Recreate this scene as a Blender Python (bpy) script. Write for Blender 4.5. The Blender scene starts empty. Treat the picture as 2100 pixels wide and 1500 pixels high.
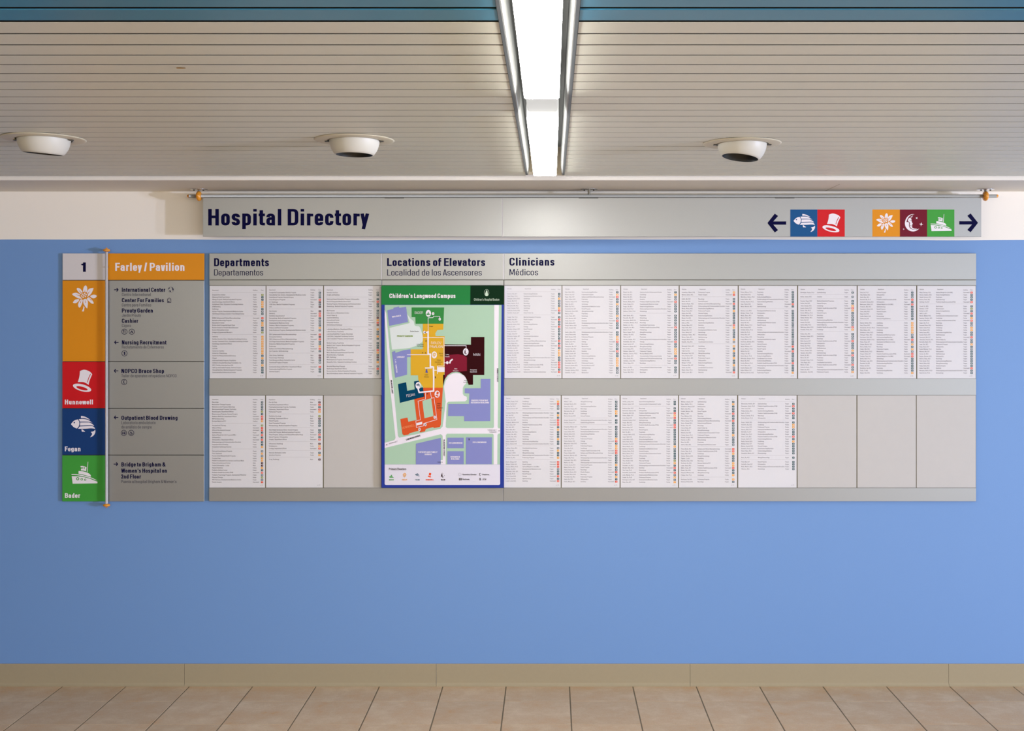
import bpy, math, random
import numpy as np
from mathutils import Vector, geometry
random.seed(7)
SC = bpy.context.scene
COL = SC.collection
PI = math.pi
# ------------------------------------------------------------------ camera
F = 2383.0; D = 5.6; H = 1.7626; VX, VY = 1130.0, 657.0   # focal length in px, wall distance, eye height, principal point
def W3(px, py, e=0.0):
    """point of the plane e metres in front of the wall that the photograph shows at (px, py)"""
    k = (D - e) / F
    return ((px - VX) * k, -e, H + (VY - py) * k)
cam = bpy.data.cameras.new('camera'); cam.sensor_width = 36.0
cam.lens = F / 2100 * 36; cam.shift_x = (1050 - VX) / 2100; cam.shift_y = (VY - 750) / 2100
co = bpy.data.objects.new('camera', cam); COL.objects.link(co)
co.location = (0, -D, H); co.rotation_euler = (PI / 2, 0, 0); SC.camera = co
# ------------------------------------------------------------------ world, lights, exposure
w = bpy.data.worlds.new('world'); SC.world = w; w.use_nodes = True
w.node_tree.nodes['Background'].inputs[0].default_value = (0.95, 0.98, 1.0, 1)
w.node_tree.nodes['Background'].inputs[1].default_value = 1.1
vs = SC.view_settings
vs.view_transform = 'Standard'; vs.look = 'None'; vs.gamma = 1; vs.exposure = 0.14; vs.use_curve_mapping = False
def area(name, loc, target, sx, sy, power, color):
    l = bpy.data.lights.new(name, 'AREA'); l.shape = 'RECTANGLE'; l.size = sx; l.size_y = sy
    l.energy = power; l.color = color
    o = bpy.data.objects.new(name, l); COL.objects.link(o); o.location = loc
    o.rotation_euler = (Vector(target) - Vector(loc)).to_track_quat('-Z', 'Y').to_euler()
    return o
# daylight entering through narrow glazing on the right, two panes
area('daylight_pane', (14.6, -8.0, 1.0), (-0.3, 0, 1.75), 0.36, 0.5, 1300, (0.66, 0.74, 1.0))
area('daylight_pane', (14.6, -6.6, 1.0), (-0.3, 0, 1.75), 0.30, 0.5, 560, (0.66, 0.74, 1.0))
# unseen warm fill lamps added behind the camera, aimed low towards the wall
for lx, lp in ((-2.4, 56), (0.6, 42)):
    area('fill_lamp', (lx, -6.4, 2.3), (lx, -1.0, 0.2), 2.4, 0.5, lp, (1.0, 0.955, 0.83))
# tall window at the right behind the camera, whose sheen runs along the silver panels
area('window_light', (4.3, -7.7, 1.25), (2.6, 0, 1.5), 3.2, 2.2, 60, (0.86, 0.92, 1.0))
SC.cycles.max_bounces = 8; SC.cycles.diffuse_bounces = 4; SC.cycles.glossy_bounces = 3
SC.cycles.caustics_reflective = False; SC.cycles.caustics_refractive = False
SC.cycles.use_denoising = True
LENS_GLOW = 29.0
# ------------------------------------------------------------------ materials
def lin(c):
    c = c / 255.0
    return c / 12.92 if c <= 0.04045 else ((c + 0.055) / 1.055) ** 2.4
def rgb(c, k=1.0):
    return tuple(min(0.95, lin(v) * k) for v in c) + (1,)
MATS = {}
def mat(name, c, rough=0.6, metal=0.0, k=1.0, grain=0.0, gscale=60, bump=0.0, spec=0.5, coat=0.0):
    if name in MATS: return MATS[name]
    m = bpy.data.materials.new(name); m.use_nodes = True; nt = m.node_tree
    b = nt.nodes['Principled BSDF']
    b.inputs['Base Color'].default_value = rgb(c, k); b.inputs['Roughness'].default_value = rough
    b.inputs['Metallic'].default_value = metal; b.inputs['Specular IOR Level'].default_value = spec
    b.inputs['Coat Weight'].default_value = coat
    if grain or bump:
        g = nt.nodes.new('ShaderNodeNewGeometry'); n = nt.nodes.new('ShaderNodeTexNoise')
        n.inputs['Scale'].default_value = gscale; n.inputs['Detail'].default_value = 4
        nt.links.new(g.outputs['Position'], n.inputs['Vector'])
        if grain:
            mx = nt.nodes.new('ShaderNodeMix'); mx.data_type = 'RGBA'
            a = rgb(c, k)
            mx.inputs[6].default_value = tuple(v * (1 - grain) for v in a[:3]) + (1,)
            mx.inputs[7].default_value = tuple(min(.95, v * (1 + grain)) for v in a[:3]) + (1,)
            nt.links.new(n.outputs['Fac'], mx.inputs[0]); nt.links.new(mx.outputs[2], b.inputs['Base Color'])
        if bump:
            bp = nt.nodes.new('ShaderNodeBump'); bp.inputs['Strength'].default_value = bump; bp.inputs['Distance'].default_value = 0.002
            nt.links.new(n.outputs['Fac'], bp.inputs['Height']); nt.links.new(bp.outputs[0], b.inputs['Normal'])
    MATS[name] = m; return m
def emit(name, c, s):
    m = bpy.data.materials.new(name); m.use_nodes = True; nt = m.node_tree
    b = nt.nodes['Principled BSDF']; b.inputs['Base Color'].default_value = (0.9, 0.9, 0.88, 1)
    b.inputs['Emission Color'].default_value = c; b.inputs['Emission Strength'].default_value = s
    MATS[name] = m; return m
WALL_BLUE = mat('blue_wall_paint', (113, 153, 208), 0.5, k=0.93, grain=0.06, gscale=420, bump=0.12)
WALL_WHITE = mat('cream_wall_paint', (236, 229, 219), 0.55, k=1.04, grain=0.03, gscale=420, bump=0.1)
SOFFIT = mat('cream_plaster', (226, 218, 204), 0.6, k=1.0, grain=0.03, gscale=120, bump=0.2)
SLAT = mat('beige_painted_metal', (219, 217, 202), 0.42, k=1.0, grain=0.03, gscale=35)
SLAT_BLUE = mat('blue_painted_metal', (56, 126, 156), 0.36, k=1.0)
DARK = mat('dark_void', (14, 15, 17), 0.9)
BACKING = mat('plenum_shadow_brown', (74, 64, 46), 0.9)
SILVER = mat('silver_painted_panel', (165, 165, 164), 0.43, metal=0.7, k=1.0, grain=0.03, gscale=400)
STEEL = mat('satin_steel', (158, 155, 145), 0.5, metal=0.5)
CHROME = mat('polished_steel', (220, 220, 225), 0.12, metal=1.0)
FLANGE_DARK = mat('dark_aluminium', (92, 96, 98), 0.45, metal=0.6)
TROUGH = mat('grey_trough_metal', (126, 128, 126), 0.6)
LIPW = mat('white_lip_paint', (138, 139, 137), 0.5)
AMBER = mat('amber_resin', (214, 138, 28), 0.15, k=1.05, coat=0.6)
PAPER = mat('white_paper', (223, 220, 222), 0.55, k=0.95, spec=0.18)
INSERT = mat('grey_blank_insert', (197, 192, 188), 0.4, k=0.93, grain=0.02, gscale=30)
NAVY = mat('navy_vinyl', (8, 8, 54), 0.6, spec=0.06)
GREYTXT = mat('grey_ink', (72, 72, 84), 0.6, spec=0.18)
INKL = mat('pale_listing_ink', (136, 132, 142), 0.7, spec=0.1)
INK = mat('listing_ink', (112, 107, 114), 0.7, spec=0.18)
WHITEV = mat('white_vinyl', (238, 230, 236), 0.45, spec=0.18)
LABELW = mat('white_sign_face', (212, 206, 206), 0.4, spec=0.18)
ORANGE = mat('orange_vinyl', (222, 142, 28), 0.4, spec=0.18)
RED = mat('red_vinyl', (206, 26, 34), 0.4, spec=0.18)
DBLUE = mat('dark_blue_vinyl', (22, 60, 116), 0.4, spec=0.18)
MBLUE = mat('mid_blue_vinyl', (18, 80, 134), 0.4, spec=0.18)
GREEN = mat('green_vinyl', (66, 156, 62), 0.4, spec=0.18)
MAROON = mat('maroon_vinyl', (110, 6, 34), 0.4, spec=0.18)
TEAL = mat('teal_ink', (0, 72, 76), 0.5, spec=0.18)
YEL = mat('yellow_ink', (236, 160, 20), 0.5, spec=0.18)
ORED = mat('orange_red_ink', (232, 74, 26), 0.5, spec=0.18)
OLIVE = mat('olive_ink', (134, 146, 34), 0.5, spec=0.18)
BROWN = mat('dark_brown_ink', (70, 10, 14), 0.5, spec=0.18)
FRAMEW = mat('downlight_enamel', (200, 196, 186), 0.45)
FRAMEC = mat('downlight_cream_flange', (200, 191, 168), 0.4)
BASEB = mat('taupe_vinyl_base', (163, 149, 122), 0.45, k=1.0, grain=0.03, gscale=80, spec=0.18)
LENS = emit('glowing_acrylic', (1.0, 0.985, 0.94, 1), LENS_GLOW)
SIDEG = emit('opal_side_glow', (1.0, 0.985, 0.94, 1), 0.8)
JOIN = emit('dim_acrylic', (1.0, 0.985, 0.94, 1), 0.5)
MATS['dim_acrylic'].node_tree.nodes['Principled BSDF'].inputs['Base Color'].default_value = (0.10, 0.10, 0.10, 1)
def floor_mat():
    m = bpy.data.materials.new('sandstone_tile'); m.use_nodes = True; nt = m.node_tree; N = nt.nodes; L = nt.links
    b = N['Principled BSDF']; b.inputs['Roughness'].default_value = 0.62; b.inputs['Specular IOR Level'].default_value = 0.25
    g = N.new('ShaderNodeNewGeometry'); oi = N.new('ShaderNodeObjectInfo')
    n1 = N.new('ShaderNodeTexNoise'); n1.inputs['Scale'].default_value = 9; n1.inputs['Detail'].default_value = 9; n1.inputs['Roughness'].default_value = 0.68
    n2 = N.new('ShaderNodeTexNoise'); n2.inputs['Scale'].default_value = 170; n2.inputs['Detail'].default_value = 3
    add = N.new('ShaderNodeVectorMath'); add.operation = 'ADD'; cb = N.new('ShaderNodeCombineXYZ')
    mu = N.new('ShaderNodeMath'); mu.operation = 'MULTIPLY'; mu.inputs[1].default_value = 9.0
    L.new(oi.outputs['Random'], mu.inputs[0]); L.new(mu.outputs[0], cb.inputs[2])
    L.new(g.outputs['Position'], add.inputs[0]); L.new(cb.outputs[0], add.inputs[1])
    L.new(add.outputs[0], n1.inputs['Vector']); L.new(g.outputs['Position'], n2.inputs['Vector'])
    cr = N.new('ShaderNodeValToRGB'); e = cr.color_ramp.elements
    e[0].position = 0.3; e[0].color = rgb((224, 200, 170)); e[1].position = 0.76; e[1].color = rgb((212, 160, 104))
    x = e.new(0.5); x.color = rgb((212, 184, 152)); x = e.new(0.64); x.color = rgb((210, 176, 140))
    L.new(n1.outputs['Fac'], cr.inputs[0])
    m1 = N.new('ShaderNodeMix'); m1.data_type = 'RGBA'; m1.blend_type = 'MULTIPLY'; m1.inputs[0].default_value = 1
    r2 = N.new('ShaderNodeMapRange'); r2.inputs[3].default_value = 0.82; r2.inputs[4].default_value = 1.12
    L.new(n2.outputs['Fac'], r2.inputs[0]); L.new(cr.outputs[0], m1.inputs[6]); L.new(r2.outputs[0], m1.inputs[7])
    m2 = N.new('ShaderNodeMix'); m2.data_type = 'RGBA'; m2.blend_type = 'MULTIPLY'; m2.inputs[0].default_value = 1
    r3 = N.new('ShaderNodeMapRange'); r3.inputs[3].default_value = 0.93; r3.inputs[4].default_value = 1.03
    L.new(oi.outputs['Random'], r3.inputs[0]); L.new(m1.outputs[2], m2.inputs[6]); L.new(r3.outputs[0], m2.inputs[7])
    L.new(m2.outputs[2], b.inputs['Base Color'])
    bp = N.new('ShaderNodeBump'); bp.inputs['Strength'].default_value = 0.2; bp.inputs['Distance'].default_value = 0.001
    L.new(n2.outputs['Fac'], bp.inputs['Height']); L.new(bp.outputs[0], b.inputs['Normal'])
    return m
TILE = floor_mat()
GROUT = mat('floor_grout', (122, 106, 82), 0.8, grain=0.08)
# ------------------------------------------------------------------ mesh helpers
class MB:
    def __init__(s): s.v = []; s.f = []; s.m = []; s.smooth = []
    def add(s, vs_, fs, mi=0, sm=False):
        o = len(s.v); s.v += [tuple(p) for p in vs_]
        for f in fs: s.f.append(tuple(i + o for i in f)); s.m.append(mi); s.smooth.append(sm)
    def box(s, x0, x1, y0, y1, z0, z1, mi=0, r=0.0):
        if r > 0:   # chamfered front (-y) edges
            s.add([(x0, y1, z0), (x1, y1, z0), (x1, y1, z1), (x0, y1, z1),
                   (x0, y0 + r, z0), (x1, y0 + r, z0), (x1, y0 + r, z1), (x0, y0 + r, z1),
                   (x0 + r, y0, z0 + r), (x1 - r, y0, z0 + r), (x1 - r, y0, z1 - r), (x0 + r, y0, z1 - r)],
                  [(3, 2, 1, 0), (0, 1, 5, 4), (1, 2, 6, 5), (2, 3, 7, 6), (3, 0, 4, 7),
                   (4, 5, 9, 8), (5, 6, 10, 9), (6, 7, 11, 10), (7, 4, 8, 11), (8, 9, 10, 11)], mi)
            return
        s.add([(x0, y0, z0), (x1, y0, z0), (x1, y1, z0), (x0, y1, z0), (x0, y0, z1), (x1, y0, z1), (x1, y1, z1), (x0, y1, z1)],
              [(0, 3, 2, 1), (4, 5, 6, 7), (0, 1, 5, 4), (1, 2, 6, 5), (2, 3, 7, 6), (3, 0, 4, 7)], mi)
    def lathe(s, prof, c, axis='z', n=32, mi=0, M=None, caps=True):
        """profile of (radius, height) along an axis through c"""
        vs_ = []
        for r, h in prof:
            for i in range(n):
                a = 2 * PI * i / n; p = Vector((r * math.cos(a), r * math.sin(a), h))
                if axis == 'x': p = Vector((p.z, p.x, p.y))
                if axis == 'y': p = Vector((p.x, p.z, p.y))
                if M is not None: p = M @ p
                vs_.append((p.x + c[0], p.y + c[1], p.z + c[2]))
        fs = []
        for j in range(len(prof) - 1):
            for i in range(n):
                k = (i + 1) % n
                fs.append((j * n + i, j * n + k, (j + 1) * n + k, (j + 1) * n + i))
        s.add(vs_, fs, mi, True)
        if caps:
            o = len(s.v) - len(vs_)
            for ring in (0, len(prof) - 1):
                if prof[ring][0] > 1e-6:
                    s.f.append(tuple(o + ring * n + i for i in range(n))); s.m.append(mi); s.smooth.append(False)
    def extrude_x(s, prof, x0, x1, mi=0):
        n = len(prof)
        s.add([(x0, y, z) for y, z in prof] + [(x1, y, z) for y, z in prof],
              [(i, (i + 1) % n, (i + 1) % n + n, i + n) for i in range(n)] + [tuple(range(n)), tuple(range(2 * n - 1, n - 1, -1))], mi)
    def extrude_y(s, prof, y0, y1, mi=0):
        n = len(prof)
        s.add([(x, y0, z) for x, z in prof] + [(x, y1, z) for x, z in prof],
              [(i, (i + 1) % n, (i + 1) % n + n, i + n) for i in range(n)] + [tuple(range(n)), tuple(range(2 * n - 1, n - 1, -1))], mi)
    def mesh(s, name, mats, off=(0, 0, 0)):
        me = bpy.data.meshes.new(name)
        me.from_pydata([(x - off[0], y - off[1], z - off[2]) for x, y, z in s.v], [], s.f)
        for m in (mats if isinstance(mats, (list, tuple)) else [mats]): me.materials.append(m)
        me.polygons.foreach_set('material_index', s.m); me.polygons.foreach_set('use_smooth', s.smooth)
        me.update(); return me
ORG = {}
def origin(o):
    return ORG.get(o.name, (0, 0, 0)) if o is not None else (0, 0, 0)
def tag(o, label=None, cat=None, group=None, kind=None):
    if label: o['label'] = label
    if cat: o['category'] = cat
    if group: o['group'] = group
    if kind: o['kind'] = kind
    return o
def root(name, loc, label, cat, group=None):
    o = bpy.data.objects.new(name, None); o.empty_display_size = 0.05; COL.objects.link(o)
    o.location = loc; ORG[o.name] = tuple(loc); return tag(o, label, cat, group)
def put(name, mb, m, parent=None, label=None, at=None, sharp=None):
    """one mesh object; world coordinates in, stored relative to its thing"""
    org = origin(parent)
    base = at if (at is not None and parent is None) else org
    me = mb.mesh(name, m, base)
    o = bpy.data.objects.new(name, me); COL.objects.link(o)
    if parent is not None:
        o.parent = parent; ORG[o.name] = org
    elif at is not None:
        o.location = at; ORG[o.name] = tuple(at)
    if label: o['label'] = label
    return o
def slab(px0, py0, px1, py1, e, t, r=0.0008, mb=None):
    """panel whose front face is e in front of the wall, t thick, covering a photo rectangle"""
    a = W3(px0, py1, e); b = W3(px1, py0, e); mb = mb or MB()
    mb.box(a[0], b[0], -e, -e + t, a[2], b[2], r=r); return mb
# flat print: polygons in photo pixels on the plane e
def catmull(p, n=4, closed=True):
    out = []; m = len(p)
    rng = range(m) if closed else range(m - 1)
    for i in rng:
        if closed: a, b, c, d = p[(i - 1) % m], p[i], p[(i + 1) % m], p[(i + 2) % m]
        else: a, b, c, d = p[max(i - 1, 0)], p[i], p[i + 1], p[min(i + 2, m - 1)]
        if b == c: continue
        for k in range(n):
            t = k / n
            out.append(tuple(0.5 * (2 * b[j] + (c[j] - a[j]) * t + (2 * a[j] - 5 * b[j] + 4 * c[j] - d[j]) * t * t + (3 * b[j] - a[j] - 3 * c[j] + d[j]) * t ** 3) for j in (0, 1)))
    if not closed: out.append(p[-1])
    return out
def ell(cx, cy, rx, ry=None, n=20, rot=0.0):
    ry = rx if ry is None else ry
    ca, sa = math.cos(rot), math.sin(rot); o = []
    for i in range(n):
        a = 2 * PI * i / n; x = rx * math.cos(a); y = ry * math.sin(a)
        o.append((cx + x * ca - y * sa, cy + x * sa + y * ca))
    return o
class Print:
    """collects flat pixel-space triangles"""
    def __init__(s): s.v = []; s.f = []
    def poly(s, p, *holes):
        q = []
        for a in p:
            if not q or math.hypot(a[0] - q[-1][0], a[1] - q[-1][1]) > 1e-3: q.append(a)
        if math.hypot(q[0][0] - q[-1][0], q[0][1] - q[-1][1]) <= 1e-3: q.pop()
        p = q
        loops = [[Vector((x, y, 0)) for x, y in p]] + [[Vector((x, y, 0)) for x, y in h] for h in holes]
        o = len(s.v)
        s.n = getattr(s, 'n', 0) + 1
        for l in loops: s.v += [(q.x, q.y, (s.n % 7) * 2.5e-5) for q in l]
        for t in geometry.tessellate_polygon(loops): s.f.append(tuple(i + o for i in t))
        return s
    def rect(s, x0, y0, x1, y1): return s.poly([(x0, y0), (x1, y0), (x1, y1), (x0, y1)])
    def raw(s, v, f):
        o = len(s.v); s.v += [q if len(q) > 2 else (q[0], q[1], 0.0) for q in v]; s.f += [tuple(i + o for i in q) for q in f]
    def line(s, pts, wd, closed=False):
        v, f = stroke([(x, -y) for x, y in pts], wd, wd, closed, 1)
        s.n = getattr(s, 'n', 0) + 1; s.raw([(x, -y, (s.n % 7) * 2.5e-5) for x, y in v], f); return s
    def put(s, name, m, parent, e, label=None):
        mb = MB(); mb.v = [W3(x, y, e + dz) for x, y, dz in s.v]
        for f in s.f:   # face the camera
            (ax, ay, _), (bx, by, _), (cx, cy, _) = [s.v[i] for i in f[:3]]
            cr = (bx - ax) * (cy - ay) - (by - ay) * (cx - ax)
            mb.f.append(f if cr < 0 else tuple(reversed(f))); mb.m.append(0); mb.smooth.append(False)
        return put(name, mb, m, parent, label)
# ------------------------------------------------------------------ condensed stroke lettering
def rounded(pts, closed, seg):
    out = []; n = len(pts)
    for i, p in enumerate(pts):
        r = p[2] if len(p) > 2 else 0
        if r <= 0 or (not closed and i in (0, n - 1)): out.append((p[0], p[1])); continue
        a = pts[(i - 1) % n]; b = pts[(i + 1) % n]
        def cut(q):
            dx, dy = q[0] - p[0], q[1] - p[1]; l = math.hypot(dx, dy) or 1; k = min(r, l * 0.5 if (len(q) > 2 and q[2] > 0) else l * 0.98) / l
            return (p[0] + dx * k, p[1] + dy * k)
        A, B = cut(a), cut(b)
        for j in range(seg + 1):
            t = j / seg
            out.append(tuple((1 - t) ** 2 * A[k] + 2 * t * (1 - t) * p[k] + t * t * B[k] for k in (0, 1)))
    res = []
    for q in out:
        if not res or math.hypot(q[0] - res[-1][0], q[1] - res[-1][1]) > 1e-5: res.append(q)
    return res
def stroke(pts, wx, wy, closed, seg):
    p = rounded(pts, closed, seg); ky = wx / wy; p = [(x, y * ky) for x, y in p]; n = len(p)
    L = []; R = []; h = wx / 2
    for i in range(n):
        if closed: a, b = p[(i - 1) % n], p[(i + 1) % n]
        else: a, b = p[max(i - 1, 0)], p[min(i + 1, n - 1)]
        def nm(u, v):
            dx, dy = v[0] - u[0], v[1] - u[1]; l = math.hypot(dx, dy) or 1; return (-dy / l, dx / l)
        n1 = nm(a, p[i]) if (closed or i > 0) else nm(p[i], b)
        n2 = nm(p[i], b) if (closed or i < n - 1) else n1
        mx, my = n1[0] + n2[0], n1[1] + n2[1]; q = mx * mx + my * my
        s_ = 2 / q if q > 0.35 else 2 / 0.35
        mx *= s_; my *= s_
        L.append((p[i][0] + mx * h, (p[i][1] + my * h) / ky)); R.append((p[i][0] - mx * h, (p[i][1] - my * h) / ky))
    v = L + R; f = []
    for i in range(n if closed else n - 1):
        k = (i + 1) % n; f.append((i, k, k + n, i + n))
    return v, f
def glyphset(wx, wy, N, K):
    """name -> (width, left class, right class, strokes) ; cap height 1, x-height .72"""
    G = {}; hx = wx / 2; hy = wy / 2; x = .72; X = x - hy; C = 1 - hy; b = hy; Dn = -.22; d = Dn + hy
    def g(ch, W, cls, *st): G[ch] = (W, cls[0], cls[1], st)
    L = hx; R = N - hx; q = (R - L) / 2; qs = min(q, .15)
    g('a', N, 'rs', [(L, .50), (L, X, qs), (R, X, qs), (R, 0)], [(R, .42), (L, .41, qs * .9), (L, b, qs * .9), (R, b)])
    g('b', N, 'sr', [(L, 0), (L, 1)], [(L, b), (R, b, q), (R, X, q), (L, X)])
    g('c', N * .95, 'rr', [(R - .02, .46), (R - .02, X, q), (L, X, q), (L, b, q), (R - .02, b, q), (R - .02, .26)])
    g('d', N, 'rs', [(R, 0), (R, 1)], [(R, b), (L, b, q), (L, X, q), (R, X)])
    g('e', N, 'rr', [(R, .21), (R, b, q), (L, b, q), (L, X, q), (R, X, q), (R, .35), (L, .35)])
    W = .18 + wx; S = hx + .055
    g('f', W, 'tt', [(S, 0), (S, C, .1), (W, C)], [(0, X), (W, X)])
    g('g', N, 'rs', [(R, .03 + b), (L, .03 + b, q), (L, X, q), (R, X)], [(R, x), (R, d, qs), (L + .02, d, qs), (L + .02, d + .1)])
    g('h', N, 'ss', [(L, 0), (L, 1)], [(L, .42), (L, X, q), (R, X, q), (R, 0)])
    g('i', wx, 'ss', [(L, 0), (L, x)], [(L, .84), (L, 1)])
    g('j', wx, 'ss', [(L, x), (L, d, .08), (-.08, d)], [(L, .84), (L, 1)])
    g('k', N, 'st', [(L, 0), (L, 1)], [(N - hx * .9, x), (hx + wx * .4, .27)], [(N * .46, .42), (N - hx * .7, 0)])
    g('l', wx, 'ss', [(L, 0), (L, 1)])
    W = N * 1.55 + wx * .05; M = W / 2; q2 = (M - L) / 2
    g('m', W, 'ss', [(L, 0), (L, x)], [(L, .42), (L, X, q2), (M, X, q2), (M, 0)], [(M, .42), (M, X, q2), (W - hx, X, q2), (W - hx, 0)])
    g('n', N, 'ss', [(L, 0), (L, x)], [(L, .42), (L, X, q), (R, X, q), (R, 0)])
    g('o', N, 'rr', [(L, b, q), (R, b, q), (R, X, q), (L, X, q), 'c'])
    g('p', N, 'sr', [(L, Dn), (L, x)], [(L, b), (R, b, q), (R, X, q), (L, X)])
    g('q', N, 'rs', [(R, Dn), (R, x)], [(R, b), (L, b, q), (L, X, q), (R, X)])
    W = wx + .17
    g('r', W, 'st', [(L, 0), (L, x)], [(L, .38), (L, X - .01, .13), (W, X - .01)])
    Rs = R - .02
    g('s', N * .96, 'rr', [(Rs, .50), (Rs, X, qs), (L, X, qs), (L, .39, qs), (Rs, .335, qs), (Rs, b, qs), (L, b, qs), (L, .22)])
    W = .17 + wx
    g('t', W, 'tt', [(S, .92), (S, b, .1), (W, b)], [(0, X), (W, X)])
    g('u', N, 'ss', [(L, x), (L, b, q), (R, b, q), (R, .3)], [(R, 0), (R, x)])
    a = hx * .95; m = N / 2; t = hx * .35
    g('v', N, 'dd', [(a, x), (m - t, 0)], [(m + t, 0), (N - a, x)])
    W = N * 1.5; g('w', W, 'dd', [(a, x), (W * .27, 0)], [(W * .27, 0), (W * .5, x)], [(W * .5, x), (W * .73, 0)], [(W * .73, 0), (W - a, x)])
    g('x', N, 'dd', [(a, x), (N - a, 0)], [(N - a, x), (a, 0)])
    g('y', N, 'dd', [(a, x), (m - t * .4, .0)], [(N - a, x), (N * .33, Dn)])
    g('z', N * .9, 'tt', [(.02, X), (N * .9 - hx, X), (hx, b), (N * .9, b)])
    L = hx; R = K - hx; q = (R - L) / 2; qm = min(q, .2); m = K / 2; a = hx * .95; t = hx * .3
    g('A', K, 'dd', [(a, 0), (m - t, 1)], [(m + t, 1), (K - a, 0)], [(K * .2, .24 + 0), (K * .8, .24)])
    g('B', K, 'sr', [(L, 0), (L, 1)], [(L, C), (R - .02, C, qm), (R - .02, .54, qm), (L, .54)], [(L, .54), (R, .54, qm), (R, b, qm), (L, b)])
    g('C', K, 'rr', [(R, .66), (R, C, q), (L, C, q), (L, b, q), (R, b, q), (R, .34)])
    g('D', K, 'sr', [(L, 0), (L, 1)], [(L, C), (R, C, q), (R, b, q), (L, b)])
    E_ = K * .88
    g('E', E_, 'st', [(L, 0), (L, 1)], [(L, C), (E_, C)], [(L, .52), (E_ * .95, .52)], [(L, b), (E_, b)])
    g('F', E_, 'st', [(L, 0), (L, 1)], [(L, C), (E_, C)], [(L, .5), (E_ * .93, .5)])
    g('G', K, 'rs', [(R, .68), (R, C, q), (L, C, q), (L, b, q), (R, b, q), (R, .45), (m, .45)])
    g('H', K, 'ss', [(L, 0), (L, 1)], [(R, 0), (R, 1)], [(L, .52), (R, .52)])
    g('I', wx, 'ss', [(L, 0), (L, 1)])
    g('J', K * .8, 'ts', [(K * .8 - hx, 1), (K * .8 - hx, b, qm), (L, b, qm), (L, .28)])
    g('K', K, 'sd', [(L, 0), (L, 1)], [(K - hx, 1), (L + wx * .5, .40)], [(K * .44, .56), (K - hx * .8, 0)])
    g('L', E_, 'st', [(L, 0), (L, 1)], [(L, b), (E_, b)])
    W = K * 1.25; g('M', W, 'ss', [(L, 0), (L, 1)], [(W - hx, 0), (W - hx, 1)], [(L + hx * .4, 1), (W / 2, .12)], [(W / 2, .12), (W - hx - hx * .4, 1)])
    g('N', K, 'ss', [(L, 0), (L, 1)], [(R, 0), (R, 1)], [(L + hx * .3, 1), (R - hx * .3, 0)])
    g('O', K, 'rr', [(L, b, q), (R, b, q), (R, C, q), (L, C, q), 'c'])
    g('P', K, 'sr', [(L, 0), (L, 1)], [(L, C), (R, C, qm), (R, .45, qm), (L, .45)])
    g('Q', K, 'rr', [(L, b, q), (R, b, q), (R, C, q), (L, C, q), 'c'], [(m, .2), (K, -.08)])
    g('R', K, 'ss', [(L, 0), (L, 1)], [(L, C), (R - .02, C, qm), (R - .02, .49, qm), (L, .49)], [(K * .4, .49), (R, .42, .1), (R, 0)])
    g('S', K * .95, 'rr', [(R - .02, .70), (R - .02, C, qm), (L, C, qm), (L, .56, qm), (R - .02, .46, qm), (R - .02, b, qm), (L, b, qm), (L, .30)])
    T = K * .9; g('T', T, 'tt', [(T / 2, 0), (T / 2, 1)], [(0, C), (T, C)])
    g('U', K, 'ss', [(L, 1), (L, b, q), (R, b, q), (R, 1)])
    g('V', K, 'dd', [(a, 1), (m - t, 0)], [(m + t, 0), (K - a, 1)])
    W = K * 1.45; g('W', W, 'dd', [(a, 1), (W * .27, 0)], [(W * .27, 0), (W * .5, 1)], [(W * .5, 1), (W * .73, 0)], [(W * .73, 0), (W - a, 1)])
    g('X', K, 'dd', [(a, 1), (K - a, 0)], [(K - a, 1), (a, 0)])
    g('Y', K, 'dd', [(a, 1), (m, .4)], [(K - a, 1), (m, .4)], [(m, 0), (m, .45)])
    g('Z', T, 'tt', [(.02, C), (T - hx, C), (hx, b), (T, b)])
    n_ = N * 1.0; R = n_ - hx; q = (R - L) / 2
    g('0', n_, 'rr', [(L, b, q), (R, b, q), (R, C, q), (L, C, q), 'c'])
    g('1', .12 + wx, 'ts', [(.12 + hx, 0), (.12 + hx, 1)], [(.12 + hx, .84), (.0, .74)])
    g('2', n_, 'rr', [(L, .68), (L, C, q), (R, C, q), (R, .55, .15), (L + .02, b), (n_, b)])
    g('3', n_, 'rr', [(L, .72), (L, C, q), (R, C, q), (R, .53, .12), (L + .1, .53)], [(L + .1, .53), (R, .53, .12), (R, b, q), (L, b, q), (L, .28)])
    g('4', n_, 'tt', [(R - .04, 0), (R - .04, 1)], [(R - .04, 1), (L * .6, .3), (n_, .25)])
    g('5', n_, 'rr', [(n_, C), (L, C), (L, .55), (R, .62, q), (R, b, q), (L, b, q), (L, .26)])
    g('6', n_, 'rr', [(R, .75), (R, C, q), (L, C, q), (L, b, q), (R, b, q), (R, .58, q), (L, .56)])
    g('7', n_, 'tt', [(0, C), (R, C), (n_ * .4, 0)])
    g('8', n_, 'rr', [(L, b, q), (R, b, q), (R, .54, q), (L, .54, q), 'c'], [(L, .54, q), (R, .54, q), (R, C, q), (L, C, q), 'c'])
    g('9', n_, 'rr', [(L, .25), (L, b, q), (R, b, q), (R, C, q), (L, C, q), (L, .42, q), (R, .44)])
    g(' ', .16, 'tt'); g('.', wx, 'ss', [(hx, 0), (hx, wy * 1.1)]); g(',', wx, 'ss', [(hx, wy), (hx * .8, -.14)])
    g("'", wx * .8, 'ss', [(hx, .72), (hx, 1)]); g('-', N * .5, 'ss', [(0, .36), (N * .5, .36)])
    g('/', N * .75, 'dd', [(hx, -.05), (N * .75 - hx, 1.03)])
    g('(', N * .4, 'rr', [(N * .4, 1.02), (hx, .8, .2), (hx, .2, .2), (N * .4, -.12)])
    g(')', N * .4, 'rr', [(0, 1.02), (N * .4 - hx, .8, .2), (N * .4 - hx, .2, .2), (0, -.12)])
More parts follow.
